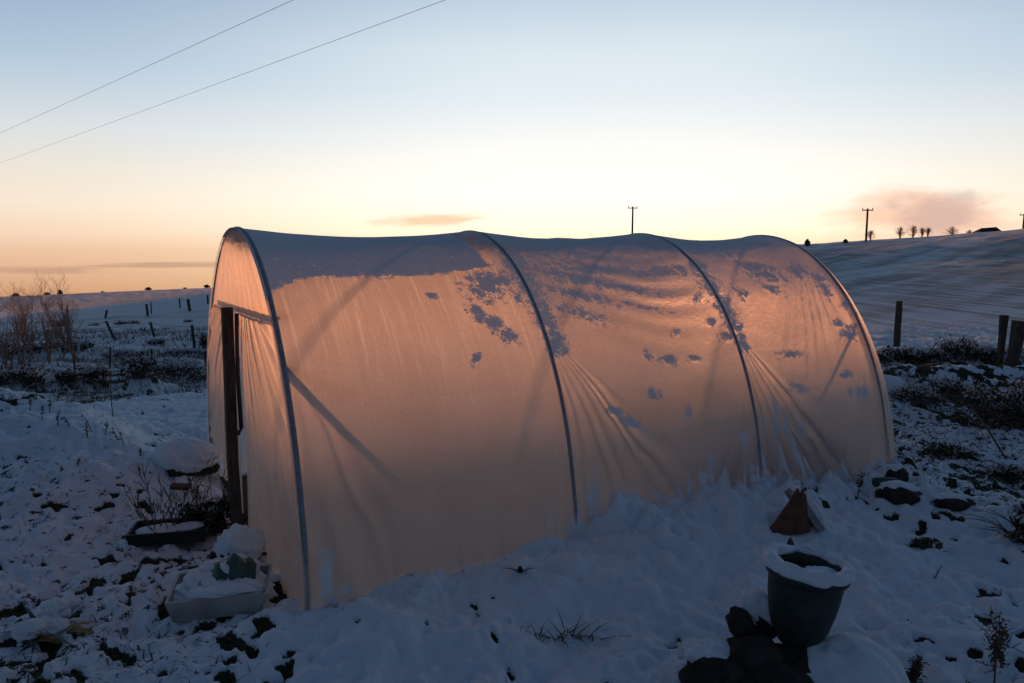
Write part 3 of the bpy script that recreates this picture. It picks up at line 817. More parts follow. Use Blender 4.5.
for i, (px, yb, yt, D, wpx, ln) in enumerate(fp):
    P, h, r, L = put_post(px, yb, yt, D, wpx, ln, i)
    b = post_mesh(h, r, (L, 0), seed=i)
    b.build('post', M['wood'], fence, loc=P)
    tops.append((P[0]+L, P[1], P[2]+h, h))
tops.sort()
xs = [t[0] for t in tops]
for k, fr in enumerate((0.92, 0.55)):
    b = MB(); pts = []
    ext = [(tops[0][0]-9, tops[0][1]-0.3, tops[0][2]+0.1, tops[0][3])]+tops+[(tops[-1][0]+9, tops[-1][1]+0.5, tops[-1][2]+0.1, tops[-1][3])]
    for a_, b_ in zip(ext[:-1], ext[1:]):
        for t in np.linspace(0, 1, 8)[:-1]:
            z = (a_[2]-(1-fr)*a_[3])*(1-t)+(b_[2]-(1-fr)*b_[3])*t - 0.05*math.sin(PI*t)
            pts.append((a_[0]*(1-t)+b_[0]*t, a_[1]*(1-t)+b_[1]*t-0.06, z))
    b.tube(pts, 0.009, 4); b.build('wire', M['wire'], fence)

far_posts = [(69, 324, 309, 58, 1.9, -1, 'weathered fence post on the far slope, standing in the thin saplings'),
             (105, 318, 310, 62, 2.2, 2.5, 'short fence post on the far slope, tilted and just clear of the saplings'),
             (148, 316, 304, 62, 2.4, -1, 'dark fence post on the far slope beside the reddish tussocks'),
             (190, 311, 299, 64, 3.0, -1.5, 'thickest fence post on the far slope, with a dark tuft at its foot'),
             (208, 304, 295, 70, 1.8, 0, 'slim far fence post close to the tunnel edge'),
             (180, 308, 298, 70, 1.4, 0, 'thin pinkish stick beside the thickest far fence post'),
             (151.5, 314, 302, 72, 1.2, 0, 'thin stick just behind the dark far fence post')]
for i, (px, yb, yt, D, wpx, ln, lab) in enumerate(far_posts):
    P, h, r, L = put_post(px, yb, yt, D, wpx, ln, i)
    o = post_mesh(h, r, (L, 0), seed=20+i).build('fence_post' if wpx > 1.5 else 'stake', M['wood'], loc=P)
    tag(o, lab, 'fence post' if wpx > 1.5 else 'stake', 'posts on the far slope')
near_stakes = [(75.5, 381, 355, 17, 2.3, 0, 'dark upright stake at the edge of the yard under the saplings'),
               (109.5, 368, 347, 22, 2.0, -2, 'thin dark stake leaning between brambles and pale tube'),
               (152, 362, 349, 22, 1.8, 0, 'short dark stake behind the bramble clump'),
               (205.5, 366, 352, 22, 2.2, -0.5, 'dark stake beside the pale tubes next to the tunnel'),
               (113.5, 418, 370, 10.5, 0.9, 1, 'tall thin cane standing in open snow'),
               (129, 385, 372, 15, 0.8, 0, 'thin short cane beside the small snow hump')]
for i, (px, yb, yt, D, wpx, ln, lab) in enumerate(near_stakes):
    P = ground_pick(px, yb)
    D = P[1]
    q = at(px, yt, D); h = max(q[2]-P[2], 0.25)
    o = post_mesh(h, wpx*D/F/2, (-ln*D/F, 0), seed=40+i).build('stake' if wpx > 1 else 'cane', M['wood'] if wpx > 1 else M['stem'], loc=P)
    tag(o, lab, 'stake' if wpx > 1 else 'cane', 'stakes by the yard edge')
# pale tubes round the young trees
for i, (px, yb, yt, lab) in enumerate([(79, 355, 341, 'pale tree guard tube beside the leaning sapling trunk'), (60.5, 361, 347, 'pale tree guard tube under the dark hedge, between saplings'),
                                       (112, 364, 348, 'pale tree guard tube behind the thin leaning stake'), (155, 364, 349, 'pale tree guard tube behind the dark bramble clump'),
                                       (209, 366, 351, 'pale tree guard tube closest to the tunnel'), (214, 364, 352, 'pale tree guard half hidden by the tunnel sheet')]):
    P = ground_pick(px, yb); D = P[1]
    h = max(at(px, yt, D)[2]-P[2], 0.35); r = 2.6*D/F/2
    b = MB(); b.lathe([(r, -0.1), (r, h), (r*0.8, h), (r*0.8, h-0.05)], 12)
    tag(b.build('tree_guard', M['pale_tube'], loc=P), lab, 'tree guard', 'tree guards on the bank')

# single posts at the other side
P, h, r, L = put_post(896.5, 347, 301, 14.6, 6.5, 0, 3)
tag(post_mesh(h, r, (0, 0), 9, 5).build('fence_post', M['wood'], loc=P), 'lone dark fence post standing upright on the bank beyond the tunnel end', 'fence post')
for i, (px, yb, yt, wpx, ln, D, lab) in enumerate([(999, 372, 315, 8.5, 1, 12.2, 'thick old gate post with a square top, rear one of the leaning pair'),
                                                   (1010, 376, 321, 15, 6, 11.7, 'broad split gate post leaning sideways, front one of the pair')]):
    P, h, r, L = put_post(px, yb, yt, D, wpx, ln, i)
    b = MB(); rnd = random.Random(i)
    b.tube([(0, 0, -0.2), (L*0.3, 0, h*0.3), (L*0.7, 0, h*0.7), (L, 0, h)], [r*(.75 if i else 1), r*0.75, r*0.9, r*1.05], 6)
    o = b.build('gate_post', M['wood'], loc=P, smooth=False)
    tag(o, lab, 'gate post')

# ------------------------------------------------------------------ bare saplings
def branch(b, p, d, L, r, depth, rnd, droop=0.0, spread=0.55, seg=5, kids=(2, 4)):
    pts = [Vector(p)]; rs = [r]; dd = Vector(d).normalized()
    for i in range(seg):
        dd = (dd + Vector((rnd.gauss(0, .10), rnd.gauss(0, .10), rnd.gauss(0.03, .05)-droop))).normalized()
        pts.append(pts[-1]+dd*(L/seg)); rs.append(max(r*(1-0.75*(i+1)/seg), 0.0018))
    b.tube(pts, rs, 5 if r > 0.012 else 3, cap=False)
    if depth <= 0: return
    for k in range(rnd.randint(*kids)):
        t = rnd.uniform(0.25, 0.95); i = min(int(t*seg), seg-1)
        q = pts[i].lerp(pts[i+1], t*seg-i)
        sd = Vector((rnd.gauss(0, 1), rnd.gauss(0, 1), rnd.gauss(0.2, .5))).normalized()
        nd = (dd*(1-spread)+sd*spread+Vector((0, 0, 0.15))).normalized()
        branch(b, q, nd, L*rnd.uniform(0.35, 0.6), max(rs[i]*0.6, 0.003), depth-1, rnd, droop, spread, max(3, seg-1), kids)
def sapling(px, yb, yt, lean, seed, label, r=0.03, depth=3, stems=2, D=None):
    P = ground_pick(px, yb) if D is None else np.array([*at(px, yb, D)[:2], 0])
    if D is not None: P[2] = gz(P[0], P[1])
    D = P[1]; h = (at(px, yt, D)[2]-P[2])*.84
    rnd = random.Random(seed)
    root = thing('bare_sapling', label, 'sapling', P, 0, 'bare saplings on the bank')
    b = MB(); tw = MB()
    for s_ in range(stems):
        d = Vector((lean*0.5+rnd.gauss(0, .22), rnd.gauss(0, .25), 1)).normalized()
        L = h*rnd.uniform(0.75, 1.02)
        pts = [Vector((rnd.gauss(0, .05), rnd.gauss(0, .05), -0.05))]; rs = [r]
        for i in range(8):
            d = (d+Vector((rnd.gauss(0, .06), rnd.gauss(0, .06), 0.07))).normalized()
            pts.append(pts[-1]+d*L/8); rs.append(max(r*(1-0.88*(i+1)/8), 0.004))
        b.tube(pts, rs, 6, cap=False)
        for k in range(20):
            t = rnd.uniform(0.18, 0.98); i = min(int(t*8), 7)
            q = pts[i].lerp(pts[i+1], t*8-i)
            nd = Vector((rnd.gauss(0, .45), rnd.gauss(0, .45), rnd.uniform(.7, 1.3)))
            branch(tw, q, nd, L*rnd.uniform(.18, .42), max(rs[i]*.55, .008), depth-1, rnd)
    b.build('trunk', M['twig'], root); tw.build('crown', M['twig'], root)
    return root
sapling(8, 372, 292, -0.2, 1, 'bare sapling with a pinkish stem at the very edge of the view', 0.035, 3, 3)
sapling(19, 366, 280, -0.3, 2, 'bare sapling with one thick leaning pink stem', 0.045, 3, 2)
sapling(34, 362, 278, -0.35, 3, 'tall bare sapling whose upright shoots reach into the sunset sky', 0.04, 3, 3)
sapling(49, 364, 290, 0.3, 4, 'bare sapling in the middle of the clump with crossed stems', 0.04, 3, 2)
sapling(78, 362, 274, -0.4, 5, 'bare sapling with a dark forked trunk standing beside the open snow', 0.05, 3, 3)
sapling(62, 358, 300, 0.1, 6, 'low bushy bare sapling between two taller ones', 0.03, 3, 3)

# ------------------------------------------------------------------ brambles, tussocks and hedge clumps
M['hoar'] = simple('hoar_frost', (0.45, 0.46, 0.48), (0.72, 0.73, 0.75), 9, 0.9, 0.1)
def bush_meshes(w, h, d, seed, n=700, leaf=0.05, snowf=0.22):
    rnd = random.Random(seed); n = int(n*1.7)
    st = MB(); lf = MB(); sn = MB()
    lobes = [(rnd.uniform(-.7, .7)*w/2, rnd.uniform(-.7, .7)*d/2, rnd.uniform(.25, .6)*h, rnd.uniform(.35, .6)) for _ in range(9)]
    for i in range(60):
        a = rnd.uniform(0, 2*PI); L = h*rnd.uniform(.7, 1.7)
        p = Vector((rnd.uniform(-.5, .5)*w*.8, rnd.uniform(-.5, .5)*d*.8, -0.04))
        pts = [p]; dd = Vector((math.cos(a)*.5, math.sin(a)*.5, 1)).normalized()
        for k in range(6):
            dd = (dd+Vector((math.cos(a)*.14, math.sin(a)*.14, -0.16))).normalized()
            pts.append(pts[-1]+dd*L/6)
        st.tube(pts, [.006*(1-.12*k) for k in range(7)], 3, cap=False)
    for i in range(n):
        lx, ly, lz, lr = rnd.choice(lobes)
        v = Vector((rnd.gauss(0, 1), rnd.gauss(0, 1), rnd.gauss(0, 1))).normalized()*rnd.uniform(.25, 1.0)**0.8*(1.25 if rnd.random() < .25 else 1.0)
        p = Vector((lx+v.x*lr*w/2, ly+v.y*lr*d/2, max(lz+v.z*lr*h*.75, 0.0)))
        q = Vector((rnd.gauss(0, 1), rnd.gauss(0, 1), rnd.gauss(0.3, .8))).normalized()
        s_ = leaf*rnd.uniform(.35, 1.05)
        t1 = q.orthogonal().normalized()*s_; t2 = q.cross(t1).normalized()*s_*.55
        tgt = sn if (v.z > 0.15 and rnd.random() < snowf*2.2) or rnd.random() < snowf*.3 else lf
        tgt.add([p-t1, p+t2*.9, p+t1, p-t2], [(0, 1, 2, 3)])
    return st, lf, sn
def bush(px, yb, wpx, hpx, seed, label, name='bramble_bush', cat='bramble', leafmat='bramble', n=700, snowf=0.22, depth=0.7, group='brambles and scrub on the banks', P=None, leaf=None):
    if P is None: P = ground_pick(px, yb)
    D = P[1]; w = wpx*D/F; h = hpx*D/F
    root = thing(name, label, cat, P, 0, group)
    if name == 'dry_tussock':
        rnd = random.Random(seed); tb = MB()
        for k in range(150):
            d_ = Vector((rnd.gauss(0, .45), rnd.gauss(0, .45), 1))
            tb.blade((rnd.gauss(0, .28)*w, rnd.gauss(0, .28)*w, -.05), d_, h*rnd.uniform(.35, 1.25), .0009*D, rnd.uniform(.2, .8), seg=3)
        tb.build('blades', M['twig'], root); return root
    st, lf, sn = bush_meshes(w, h, w*depth, seed, n, leaf or max(0.022, 1.9*D/F), snowf)
    st.build('stems', M['stem'], root); lf.add(sn.v, sn.f, 1)
    lf.build('foliage', [M[leafmat], M['hoar']], root)
    return root
bush(36, 388, 36, 26, 1, 'dark bramble clump under the pink sapling stems')
bush(8, 386, 46, 22, 2, 'wide dark bramble clump filling the corner below the outermost sapling')
bush(66, 384, 22, 16, 3, 'small bramble clump beside the upright stake')
bush(94, 382, 26, 22, 4, 'frosted bramble clump between the stake and the snow hump', snowf=.4)
bush(140, 378, 34, 26, 5, 'darkest bramble clump just behind the small snow hump')
bush(180, 383, 46, 28, 6, 'wide frosted bramble clump running up to the tunnel', snowf=.4, n=1100)
bush(158, 344, 18, 7, 7, 'low dark tuft at the foot of the leaning fence post', n=420, snowf=.5)
bush(210, 348, 18, 18, 8, 'dark scrub tight against the tunnel sheet', n=500)
bush(25, 354, 60, 13, 9, 'long dark hedge strip behind the saplings', n=900)
bush(70, 352, 40, 12, 10, 'dark hedge strip behind the forked sapling', n=700)
bush(125, 358, 44, 10, 11, 'frosted low scrub below the leaning fence posts', snowf=.5)
bush(185, 356, 40, 9, 12, 'frosted scrub strip below the upright fence post', snowf=.5)
for i, (px, yb, w_px, h_px, lab) in enumerate([(120, 315, 9, 7, 'reddish dry tussock on the far slope'), (134, 314, 8, 6, 'pale reddish tussock beside the far dark post'), (187, 312, 7, 4, 'tiny reddish tussock at the foot of the thickest far post'),
                                              (94, 318, 8, 5, 'reddish tussock beside the short tilted far post'), (60, 330, 16, 12, 'reddish dry thicket seen through the saplings')]):
    P = at(px, yb, 60); P[2] = gz(P[0], P[1])
    bush(px, yb, w_px, h_px, 60+i, lab, 'dry_tussock', 'tussock', 'twig', 260, 0.05, group='reddish tussocks on the far slope', P=P)
# bank beyond the far end of the tunnel
bush(905, 362, 50, 16, 21, 'dark hedge clump at the foot of the lone post')
bush(955, 360, 44, 24, 22, 'darkest round hedge clump on top of the bank')
bush(925, 364, 36, 18, 23, 'hedge clump between the lone post and the round clump')
bush(985, 358, 30, 12, 33, 'low frosted scrub beside the gate posts', snowf=.4)
bush(915, 405, 46, 26, 24, 'frosted weedy clump on the lower ledge beside the tunnel end', snowf=.4)
bush(948, 398, 36, 24, 25, 'dark weedy clump in the middle of the lower ledge', snowf=.3)
bush(996, 425, 60, 52, 26, 'big dark bramble heap under the leaning gate posts', n=1500, snowf=.18)
bush(1030, 432, 50, 60, 27, 'tall dark bramble heap cut by the edge of the view', n=1200, snowf=.2)
bush(948, 456, 48, 13, 28, 'low flat grass tussock in front of the bank', 'grass_tussock', 'tussock', 'tuft', 800, .1)
bush(1005, 480, 40, 20, 29, 'straggly dark weeds with snowy tips by the fallen cane', snowf=.3)
bush(1028, 540, 44, 44, 30, 'dark leafy weed clump at the edge of the view', n=800, snowf=.2)
bush(900, 492, 18, 6, 34, 'tiny dark clump beside the green bottle', n=160)
bush(925, 548, 26, 10, 35, 'low grassy tuft in open snow, well behind the pot', 'grass_tussock', 'tussock', 'tuft', 300, .1)
bush(940, 508, 24, 6, 36, 'flat dark tuft in the snow beyond the grassy tuft', n=200)
# unseen scrub added behind the tunnel to cast shade on its sheet
for i, (u_, w_0, hh, ww) in enumerate([(7.95, -5.3, .54, 1.2), (8.75, -5.3, .72, 1.6), (9.75, -5.3, .74, 1.8)]):
    p = t2w(u_, w_0, 0.0); P = np.array([p[0], p[1], gz(p[0], p[1])])
    D = P[1]
    bush(0, 0, ww*F/D, hh*F/D, 80+i, ['lowest unseen shading scrub on the bank behind the tunnel', 'unseen shading scrub on the bank behind the tunnel, beside the lowest one', 'unseen shading scrub on the bank behind the last bay of the tunnel'][i], 'shade_scrub', 'scrub', 'bramble', 3200, .12, .6, P=P, leaf=.075, group='shading scrub behind the tunnel')

# ------------------------------------------------------------------ water butt behind the far end
P = at(885, 415, 9.6); P[2] = gz(P[0], P[1])
t = thing('water_butt', 'dark barrel with a thick cap of snow half hidden behind the tunnel end', 'water butt', P)
hb = at(885, 392, 9.6)[2]-P[2]
b = MB(); b.lathe([(0.0, -.05), (.20, -.05), (.235, hb*.4), (.235, hb*.7), (.215, hb), (0, hb)], 28); b.build('barrel', M['black_plastic'], t)
b = MB(); b.blob((0, 0, hb+.02), (.27, .27, .20), 3, .10, 3, flat=-.15); b.build('snow_cap', M['snow'], t)

# ------------------------------------------------------------------ power line and distant poles
def util_pole(px, y_top, D, label, y_base=None, rotz=0.0):
    P = at(px, 250, D); P[2] = gz(P[0], P[1])
    h = at(px, y_top, D)[2]-P[2]
    t = thing('utility_pole', label, 'utility pole', P, rotz, 'utility poles on the skyline')
    b = MB(); b.tube([(0, 0, -.5), (0, 0, h*.5), (0, 0, h)], [.25, .23, .2], 8); b.build('pole', M['wood'], t)
    b = MB(); b.box((0, .02, h-.38), (2.4, .18, .22)); b.build('crossarm', M['wood'], t)
    for sx_ in (-1.05, 1.05):
        b = MB(); b.tube([(sx_, 0, h-.32), (sx_, 0, h-.05), (sx_, 0, h+.16)], [.05, .10, .08], 8); b.build('insulator', M['ceramic'], t)
    return t
util_pole(632, 206.5, 190, 'utility pole rising straight from behind the tunnel roof', rotz=.15)
util_pole(865.5, 208.5, 172, 'tall utility pole on the skyline beside the pink cloud', rotz=-.1)
util_pole(1021.5, 213.5, 196, 'utility pole cut by the edge of the view next to the shed', rotz=.1)
def wire_line(pa, pb, label):
    zw = 6.4
    def hit(p):
        d = ray(*p); k = (zw-CAM_H)/d[2]; return np.array([d[0]*k, d[1]*k])
    A, B = hit(pa), hit(pb); v = B-A
    pts = []
    for t in np.linspace(-1.2, 2.2, 60):
        q = A+v*t
        pts.append((q[0], q[1], zw+0.10*((t-.5)**2-.25)*.25))
    b = MB(); b.tube(pts, .0042, 5)
    tag(b.build('overhead_wire', M['wire']), label, 'power line', 'overhead wires')
wire_line((0, 133), (293, 0), 'upper thin overhead wire crossing the corner of the sky')
wire_line((0, 163), (445, 0), 'lower and longer overhead wire crossing the sky')

# ------------------------------------------------------------------ trees and shed on the skyline
def skyline_z(x, y): return gz(x, y)
def sky_tree(px, D, h, wd, seed, label, kind):
    P = at(px, 250, D); P[2] = skyline_z(P[0], P[1])-.05
    rnd = random.Random(seed)
    t = thing('bare_tree' if kind == 'bare' else 'dark_bush', label, 'tree' if kind == 'bare' else 'bush', P, 0, 'skyline trees' if kind == 'bare' else 'skyline bushes')
    b = MB(); c = MB()
    if kind == 'bare':
        for q in range(4):
            b.tube([(rnd.gauss(0, .12), rnd.gauss(0, .1), -.2), (rnd.gauss(0, .2)*wd/2, 0, h*.3), (rnd.gauss(0, .25)*wd, 0, h*.72)], [.07, .05, .025], 4)
        for k in range(44):
            z = rnd.uniform(.03, .7)*h
            d = Vector((rnd.gauss(0, .7)*wd/h, rnd.gauss(0, .7)*wd/h, rnd.uniform(.5, 1.1)))
            branch(c, (0, 0, z), d, (h-z)*rnd.uniform(.45, .85), .035, 2, rnd, 0, .55, 4, (3, 5))
        b.build('trunk', M['twig'], t); c.build('crown', M['twig'], t)
    else:
        b.tube([(0, 0, -.2), (0, 0, h*.5)], [.12, .06], 5); b.build('trunk', M['stem'], t)
        for k in range(420):
            v = Vector((rnd.gauss(0, 1), rnd.gauss(0, 1), rnd.gauss(0, 1))).normalized()*rnd.uniform(.3, 1.0)
            taper = 1-.55*max(0, (v.z+1)/2)
            p = Vector((v.x*wd/2*taper, v.y*wd/2*taper, h*(.5+.5*v.z)))
            q = Vector((rnd.gauss(0, 1), rnd.gauss(0, 1), rnd.gauss(0, 1))).normalized()
            s_ = .22*rnd.uniform(.5, 1.3)*max(.6, h/2.2); t1 = q.orthogonal().normalized()*s_; t2 = q.cross(t1).normalized()*s_
            c.add([p-t1, p+t2, p+t1, p-t2], [(0, 1, 2, 3)])
        c.build('crown', M['conifer'], t)
for a in [(870, 172, 2.7, 1.9, 1, 'slim bare tree right beside the tall utility pole', 'bare'), (899, 180, 3.1, 1.8, 2, 'first bare tree of the row under the pink cloud', 'bare'),
          (912, 181, 3.3, 2.2, 3, 'fullest bare tree of the row under the pink cloud', 'bare'), (921, 182, 2.7, 1.4, 4, 'narrow bare tree of the row under the pink cloud', 'bare'),
          (927, 183, 2.7, 1.2, 14, 'last thin bare tree of the row under the pink cloud', 'bare'),
          (951, 184, 3.0, 3.0, 5, 'broad bare tree standing alone before the shed', 'bare'), (968, 187, 2.0, 1.1, 6, 'tiny bare tree just before the shed', 'bare'),
          (1002, 190, 1.2, 1.4, 7, 'low bare bush just past the shed', 'bare'), (1012, 192, 1.1, 1.4, 8, 'low bare bush beside the outermost utility pole', 'bare'),
          (807, 172, 1.6, 1.7, 9, 'small round dark conifer on the skyline beside the tunnel end', 'bush'), (845, 172, .9, 1.3, 10, 'very low dark bush between the conifer and the tall pole', 'bush')]:
    sky_tree(*a)
P = at(987, 236, 215)
P[2] = at(987, 234.5, 215)[2]
t = thing('farm_shed', 'small low shed with a dark hipped roof and pale wall on the skyline', 'shed', (P[0], P[1], gz(P[0], P[1])), -.1)
h0_ = gz(P[0], P[1])
zb = at(987, 235.0, 215)[2]-h0_; ze = at(987, 232.4, 215)[2]-h0_; zt = at(987, 227, 215)[2]-h0_
b = MB(); b.box((0, 0, (ze-1.5)/2), (5.6, 4.0, ze+1.5)); b.build('wall', M['pale_wall'], t, smooth=False)
b = MB()
rv = [(-3.1, -2.3, ze), (3.1, -2.3, ze), (3.1, 2.3, ze), (-3.1, 2.3, ze), (-1.7, 0, zt-.3), (2.3, 0, zt)]
b.add(rv, [(0, 1, 5, 4), (2, 3, 4, 5), (1, 2, 5), (3, 0, 4), (3, 2, 1, 0)]); b.build('roof', M['shed_roof'], t, smooth=False)
for i, (px, D, h, wd, lab) in enumerate([(44, 640, 3.0, 9, 'dark hedge bushes on the distant ridge above the saplings'), (57, 650, 4.6, 6, 'tallest dark bush on the distant ridge above the saplings'), (12, 630, 3.5, 10, 'dark bush on the distant ridge at the edge of the view'),
                                         (146, 665, 3.4, 9, 'low dark bush alone on the distant ridge'), (205, 675, 3.6, 8, 'dark bush on the distant ridge touching the tunnel'), (100, 655, 1.6, 5, 'speck of a bush on the distant ridge between larger ones'), (183, 668, 1.6, 6, 'speck of a bush on the distant ridge nearer the tunnel')]):
    sky_tree(px, D, h, wd, 70+i, lab, 'bush')

# ------------------------------------------------------------------ flower pot on its stones
PP = at(796, 643, 3.22); 
def pot_prof():
    o = [(0.0, .0), (.070, .0), (.088, .012), (.112, .045), (.136, .10), (.153, .17), (.165, .24), (.170, .30), (.173, .325), (.180, .335), (.190, .343), (.196, .358), (.196, .374), (.190, .384)]
    i = [(.176, .388), (.160, .37), (.155, .33), (.150, .25), (.0, .25)]
    return o+i
t = thing('flower_pot', 'dark glazed flower pot filled with snow, its rim ringed by a thick roll of snow', 'flower pot', PP)
t.rotation_euler = (R(3), R(4.5), R(20)); t.scale = (.92, .92, .95)
b = MB(); b.lathe(pot_prof(), 64); b.build('pot', M['glaze'], t)
b = MB(); b.lathe([(0, .335), (.08, .337), (.155, .333)], 40); b.build('soil', M['soil'], t)
b = MB(); b.blob((.06, -.03, .338), (.10, .08, .035), 5, .35, 4, freq=2.2); b.blob((-.05, -.08, .335), (.08, .06, .03), 9, .35, 4, freq=2.2)
b.build('snow_inside', M['snow'], t)
b = MB(); vs = []; n, m_ = 96, 18
for k in range(n):
    a = 2*PI*k/n
    wdt = .033+.013*math.cos(a-R(215))+.007*math.sin(5*a)+.006*math.sin(9*a+1)
    hgt = .031+.009*math.cos(a-R(220))+.005*math.sin(7*a+2)
    rc = .176-.008*math.cos(a-R(215))
    for j in range(m_):
        q = 2*PI*j/m_
        r_ = rc+wdt*math.cos(q)*.9; z = .388+max(hgt*math.sin(q), -.014)
        f_ = (fbm(np.array([a*5]), np.array([q*1.2]), 1, 4, 4)[0]-.5)*2; r_ += .016*f_; z += .012*f_*max(math.sin(q), 0)
        vs.append((r_*math.cos(a), r_*math.sin(a), z))
fs = [(k*m_+j, ((k+1) % n)*m_+j, ((k+1) % n)*m_+(j+1) % m_, k*m_+(j+1) % m_) for k in range(n) for j in range(m_)]
b.add(vs, fs); b.build('snow_rim', M['snow'], t)

def stone(loc_, r, seed, label, cap=True, capr=None, rot=0, name='rock', cat='rock', group='dark stones under the pot', tilt=0.0, capoff=(0, 0)):
    t = thing(name, label, cat, loc_, rot, group)
    b = MB(); b.blob((0, 0, 0), r, seed, .38, 4, freq=1.4)
    o = b.build('stone', M['rock'], t)
    o.rotation_euler = (0, tilt, 0)
    if cap:
        cr = capr or (r[0]*.85, r[1]*.85, r[2]*.5)
        b = MB(); b.blob((capoff[0], capoff[1], r[2]*.72), cr, seed+3, .34, 5, freq=2.1); b.build('snow_cap', M['snow'], t)
    return t
def lp(px, py, D): return at(px, py, D)
stone(lp(716, 672, 3.05), (.17, .11, .075), 3, 'dark stone lowest in the pile, snow on its back', True, (.12, .08, .05), .3, capoff=(.02, .05))
stone(lp(750, 655, 3.10), (.13, .11, .085), 7, 'broad dark stone in the middle of the pile under the pot', False, None, -.4)
stone(lp(741, 625, 3.22), (.055, .06, .085), 11, 'upright dark stone leaning against the flower pot', False, None, .2, tilt=-.35)
stone(lp(760, 622, 3.34), (.10, .09, .09), 14, 'stone wholly capped with snow right beside the pot', True, (.11, .10, .085), 0)
stone(lp(795, 672, 3.16), (.17, .13, .12), 19, 'large dark stone carrying the flower pot', False, None, .5)
stone(lp(772, 690, 2.98), (.15, .10, .09), 23, 'dark stone cut by the bottom edge below the pot', False, None, -.2)
t = thing('snow_mound', 'smooth rounded heap of snow against the flower pot', 'snow heap', lp(842, 684, 3.12))
b = MB(); b.blob((0, 0, -.03), (.27, .22, .235), 31, .2, 5, freq=2.2); b.build('snow', M['snow'], t)
# dark shard behind the pot
p = lp(789, 556, 3.75)
b = MB(); b.tube([(0, 0, -.03), (.004, 0, .06), (.006, .01, .095)], [.030, .022, .005], 5)
tag(b.build('wood_shard', M['wood'], loc=p, smooth=False), 'pointed dark stub of wood poking up just behind the flower pot', 'stub')

# ------------------------------------------------------------------ terracotta pot piece and slab by the tunnel foot
p = ground_pick(790, 524)
t = thing('broken_pot', 'broken terracotta pot piece lying on its side in the snow by the tunnel foot', 'broken pot', (p[0], p[1], p[2]-.02), R(10))
b = MB(); vs = []; n, m_ = 22, 12
for layer in (0.0, -.014):
    for i in range(n):
        a = R(150)*(i/(n-1))+R(18)
        for j in range(m_):
            h = j/(m_-1)
            rr = (.15*(1-.72*h)+layer+.012*(h < .12))
            vs.append((-rr*math.cos(a)*1.0+h*.075-.03, -rr*math.sin(a)*.85-h*.02, h*.27*(1-.14*math.sin(a*3+1)**2)))
fs = []
for i in range(n-1):
    for j in range(m_-1):
        q = i*m_+j; fs.append((q, q+m_, q+m_+1, q+1)); q += n*m_; fs.append((q, q+1, q+m_+1, q+m_))
for i in range(n-1):
    q = i*m_; fs.append((q, q+n*m_, q+n*m_+m_, q+m_)); q = i*m_+m_-1; fs.append((q, q+m_, q+n*m_+m_, q+n*m_))
for j in range(m_-1):
    q = j; fs.append((q, q+1, q+1+n*m_, q+n*m_)); q = (n-1)*m_+j; fs.append((q, q+n*m_, q+1+n*m_, q+1))
b.add(vs, fs); b.build('shard', M['terracotta'], t)
b = MB(); b.tube([(.04, -.085, .262), (.09, -.12, .19), (.135, -.13, .12), (.15, -.13, .07)], [.006, .010, .011, .006], 6); b.build('snow_line', M['snow'], t)
p2 = ground_pick(812, 526)
t = thing('slab', 'thin grey slab leaning behind the terracotta piece, its edge lined with snow', 'slab', (p2[0]+.03, p2[1]-.01, p2[2]-.02), R(8))
rot = Matrix.Rotation(R(-33), 3, 'Y') @ Matrix.Rotation(R(-12), 3, 'X')
b = MB(); b.box(rot @ Vector((0, 0, .13)), (.045, .17, .33), rot); b.build('stone', M['slab'], t, smooth=False)
b = MB()
for i in range(14):
    b.blob(rot @ Vector((.032, -.02, -.02+.31*i/13)), (.026, .075, .03), i, .15, 2)
b.build('snow_cap', M['snow'], t)

# ------------------------------------------------------------------ things lying by the far end of the near side
p = ground_pick(887, 488)
b = MB(); b.tube([(-.11, 0, .03), (-.10, 0, .03), (.04, .01, .03), (.07, .01, .03), (.09, .012, .03), (.12, .012, .03)], [.012, .036, .036, .030, .014, .013], 14)
tag(b.build('bottle', M['green_sheet'], loc=p), 'green plastic bottle lying in the snow beyond the tunnel foot', 'bottle')
for px, py, rr, lab, sd_i in [(897, 479, (.075, .06, .07), 'pointed dark stone just behind the green bottle', 51), (899, 500, (.15, .10, .07), 'wide dark stone in the snow in front of the green bottle', 53),
                              (952, 508, (.15, .08, .05), 'flat dark stone beyond the drooping stalk', 57)]:
    p = ground_pick(px, py)
    stone((p[0], p[1], p[2]+.02), rr, sd_i, lab, True, (rr[0]*.9, rr[1]*.85, rr[2]*.55), 0, group='loose stones in the snow', capoff=(0, .03))
p = ground_pick(182, 470)
t = stone((p[0]-.02, p[1]+.1, p[2]-.0), (.22, .17, .11), 61, 'dark stone under a thick dome of snow beside the tunnel doorway', True, (.24, .20, .12), 0, group='loose stones in the snow')
p = ground_pick(174, 462)

# ------------------------------------------------------------------ trays and plants by the doorway
def open_box(L, W_, H, th, flare=0.03):
    b = MB()
    o = [(-L/2, -W_/2), (L/2, -W_/2), (L/2, W_/2), (-L/2, W_/2)]
    i_ = [(-L/2+th, -W_/2+th), (L/2-th, -W_/2+th), (L/2-th, W_/2-th), (-L/2+th, W_/2-th)]
    f_ = 1+flare/L*2
    v = [(x, y, 0) for x, y in o]+[(x*f_, y*f_, H) for x, y in o]+[(x*f_, y*f_, H) for x, y in i_]+[(x, y, th) for x, y in i_]
    fs = [(3, 2, 1, 0)]
    for k in range(4):
        q = (k+1) % 4
        fs += [(k, q, q+4, k+4), (k+4, q+4, q+8, k+8), (k+8, q+8, q+12, k+12)]
    fs.append((12, 13, 14, 15)); b.add(v, fs); return b
p = ground_pick(207, 622)
t = thing('plastic_tray', 'pale plastic tray heaped with snow and a green sheet beside the doorway', 'tray', (p[0]+.02, p[1]+.16, p[2]-.005), R(14))
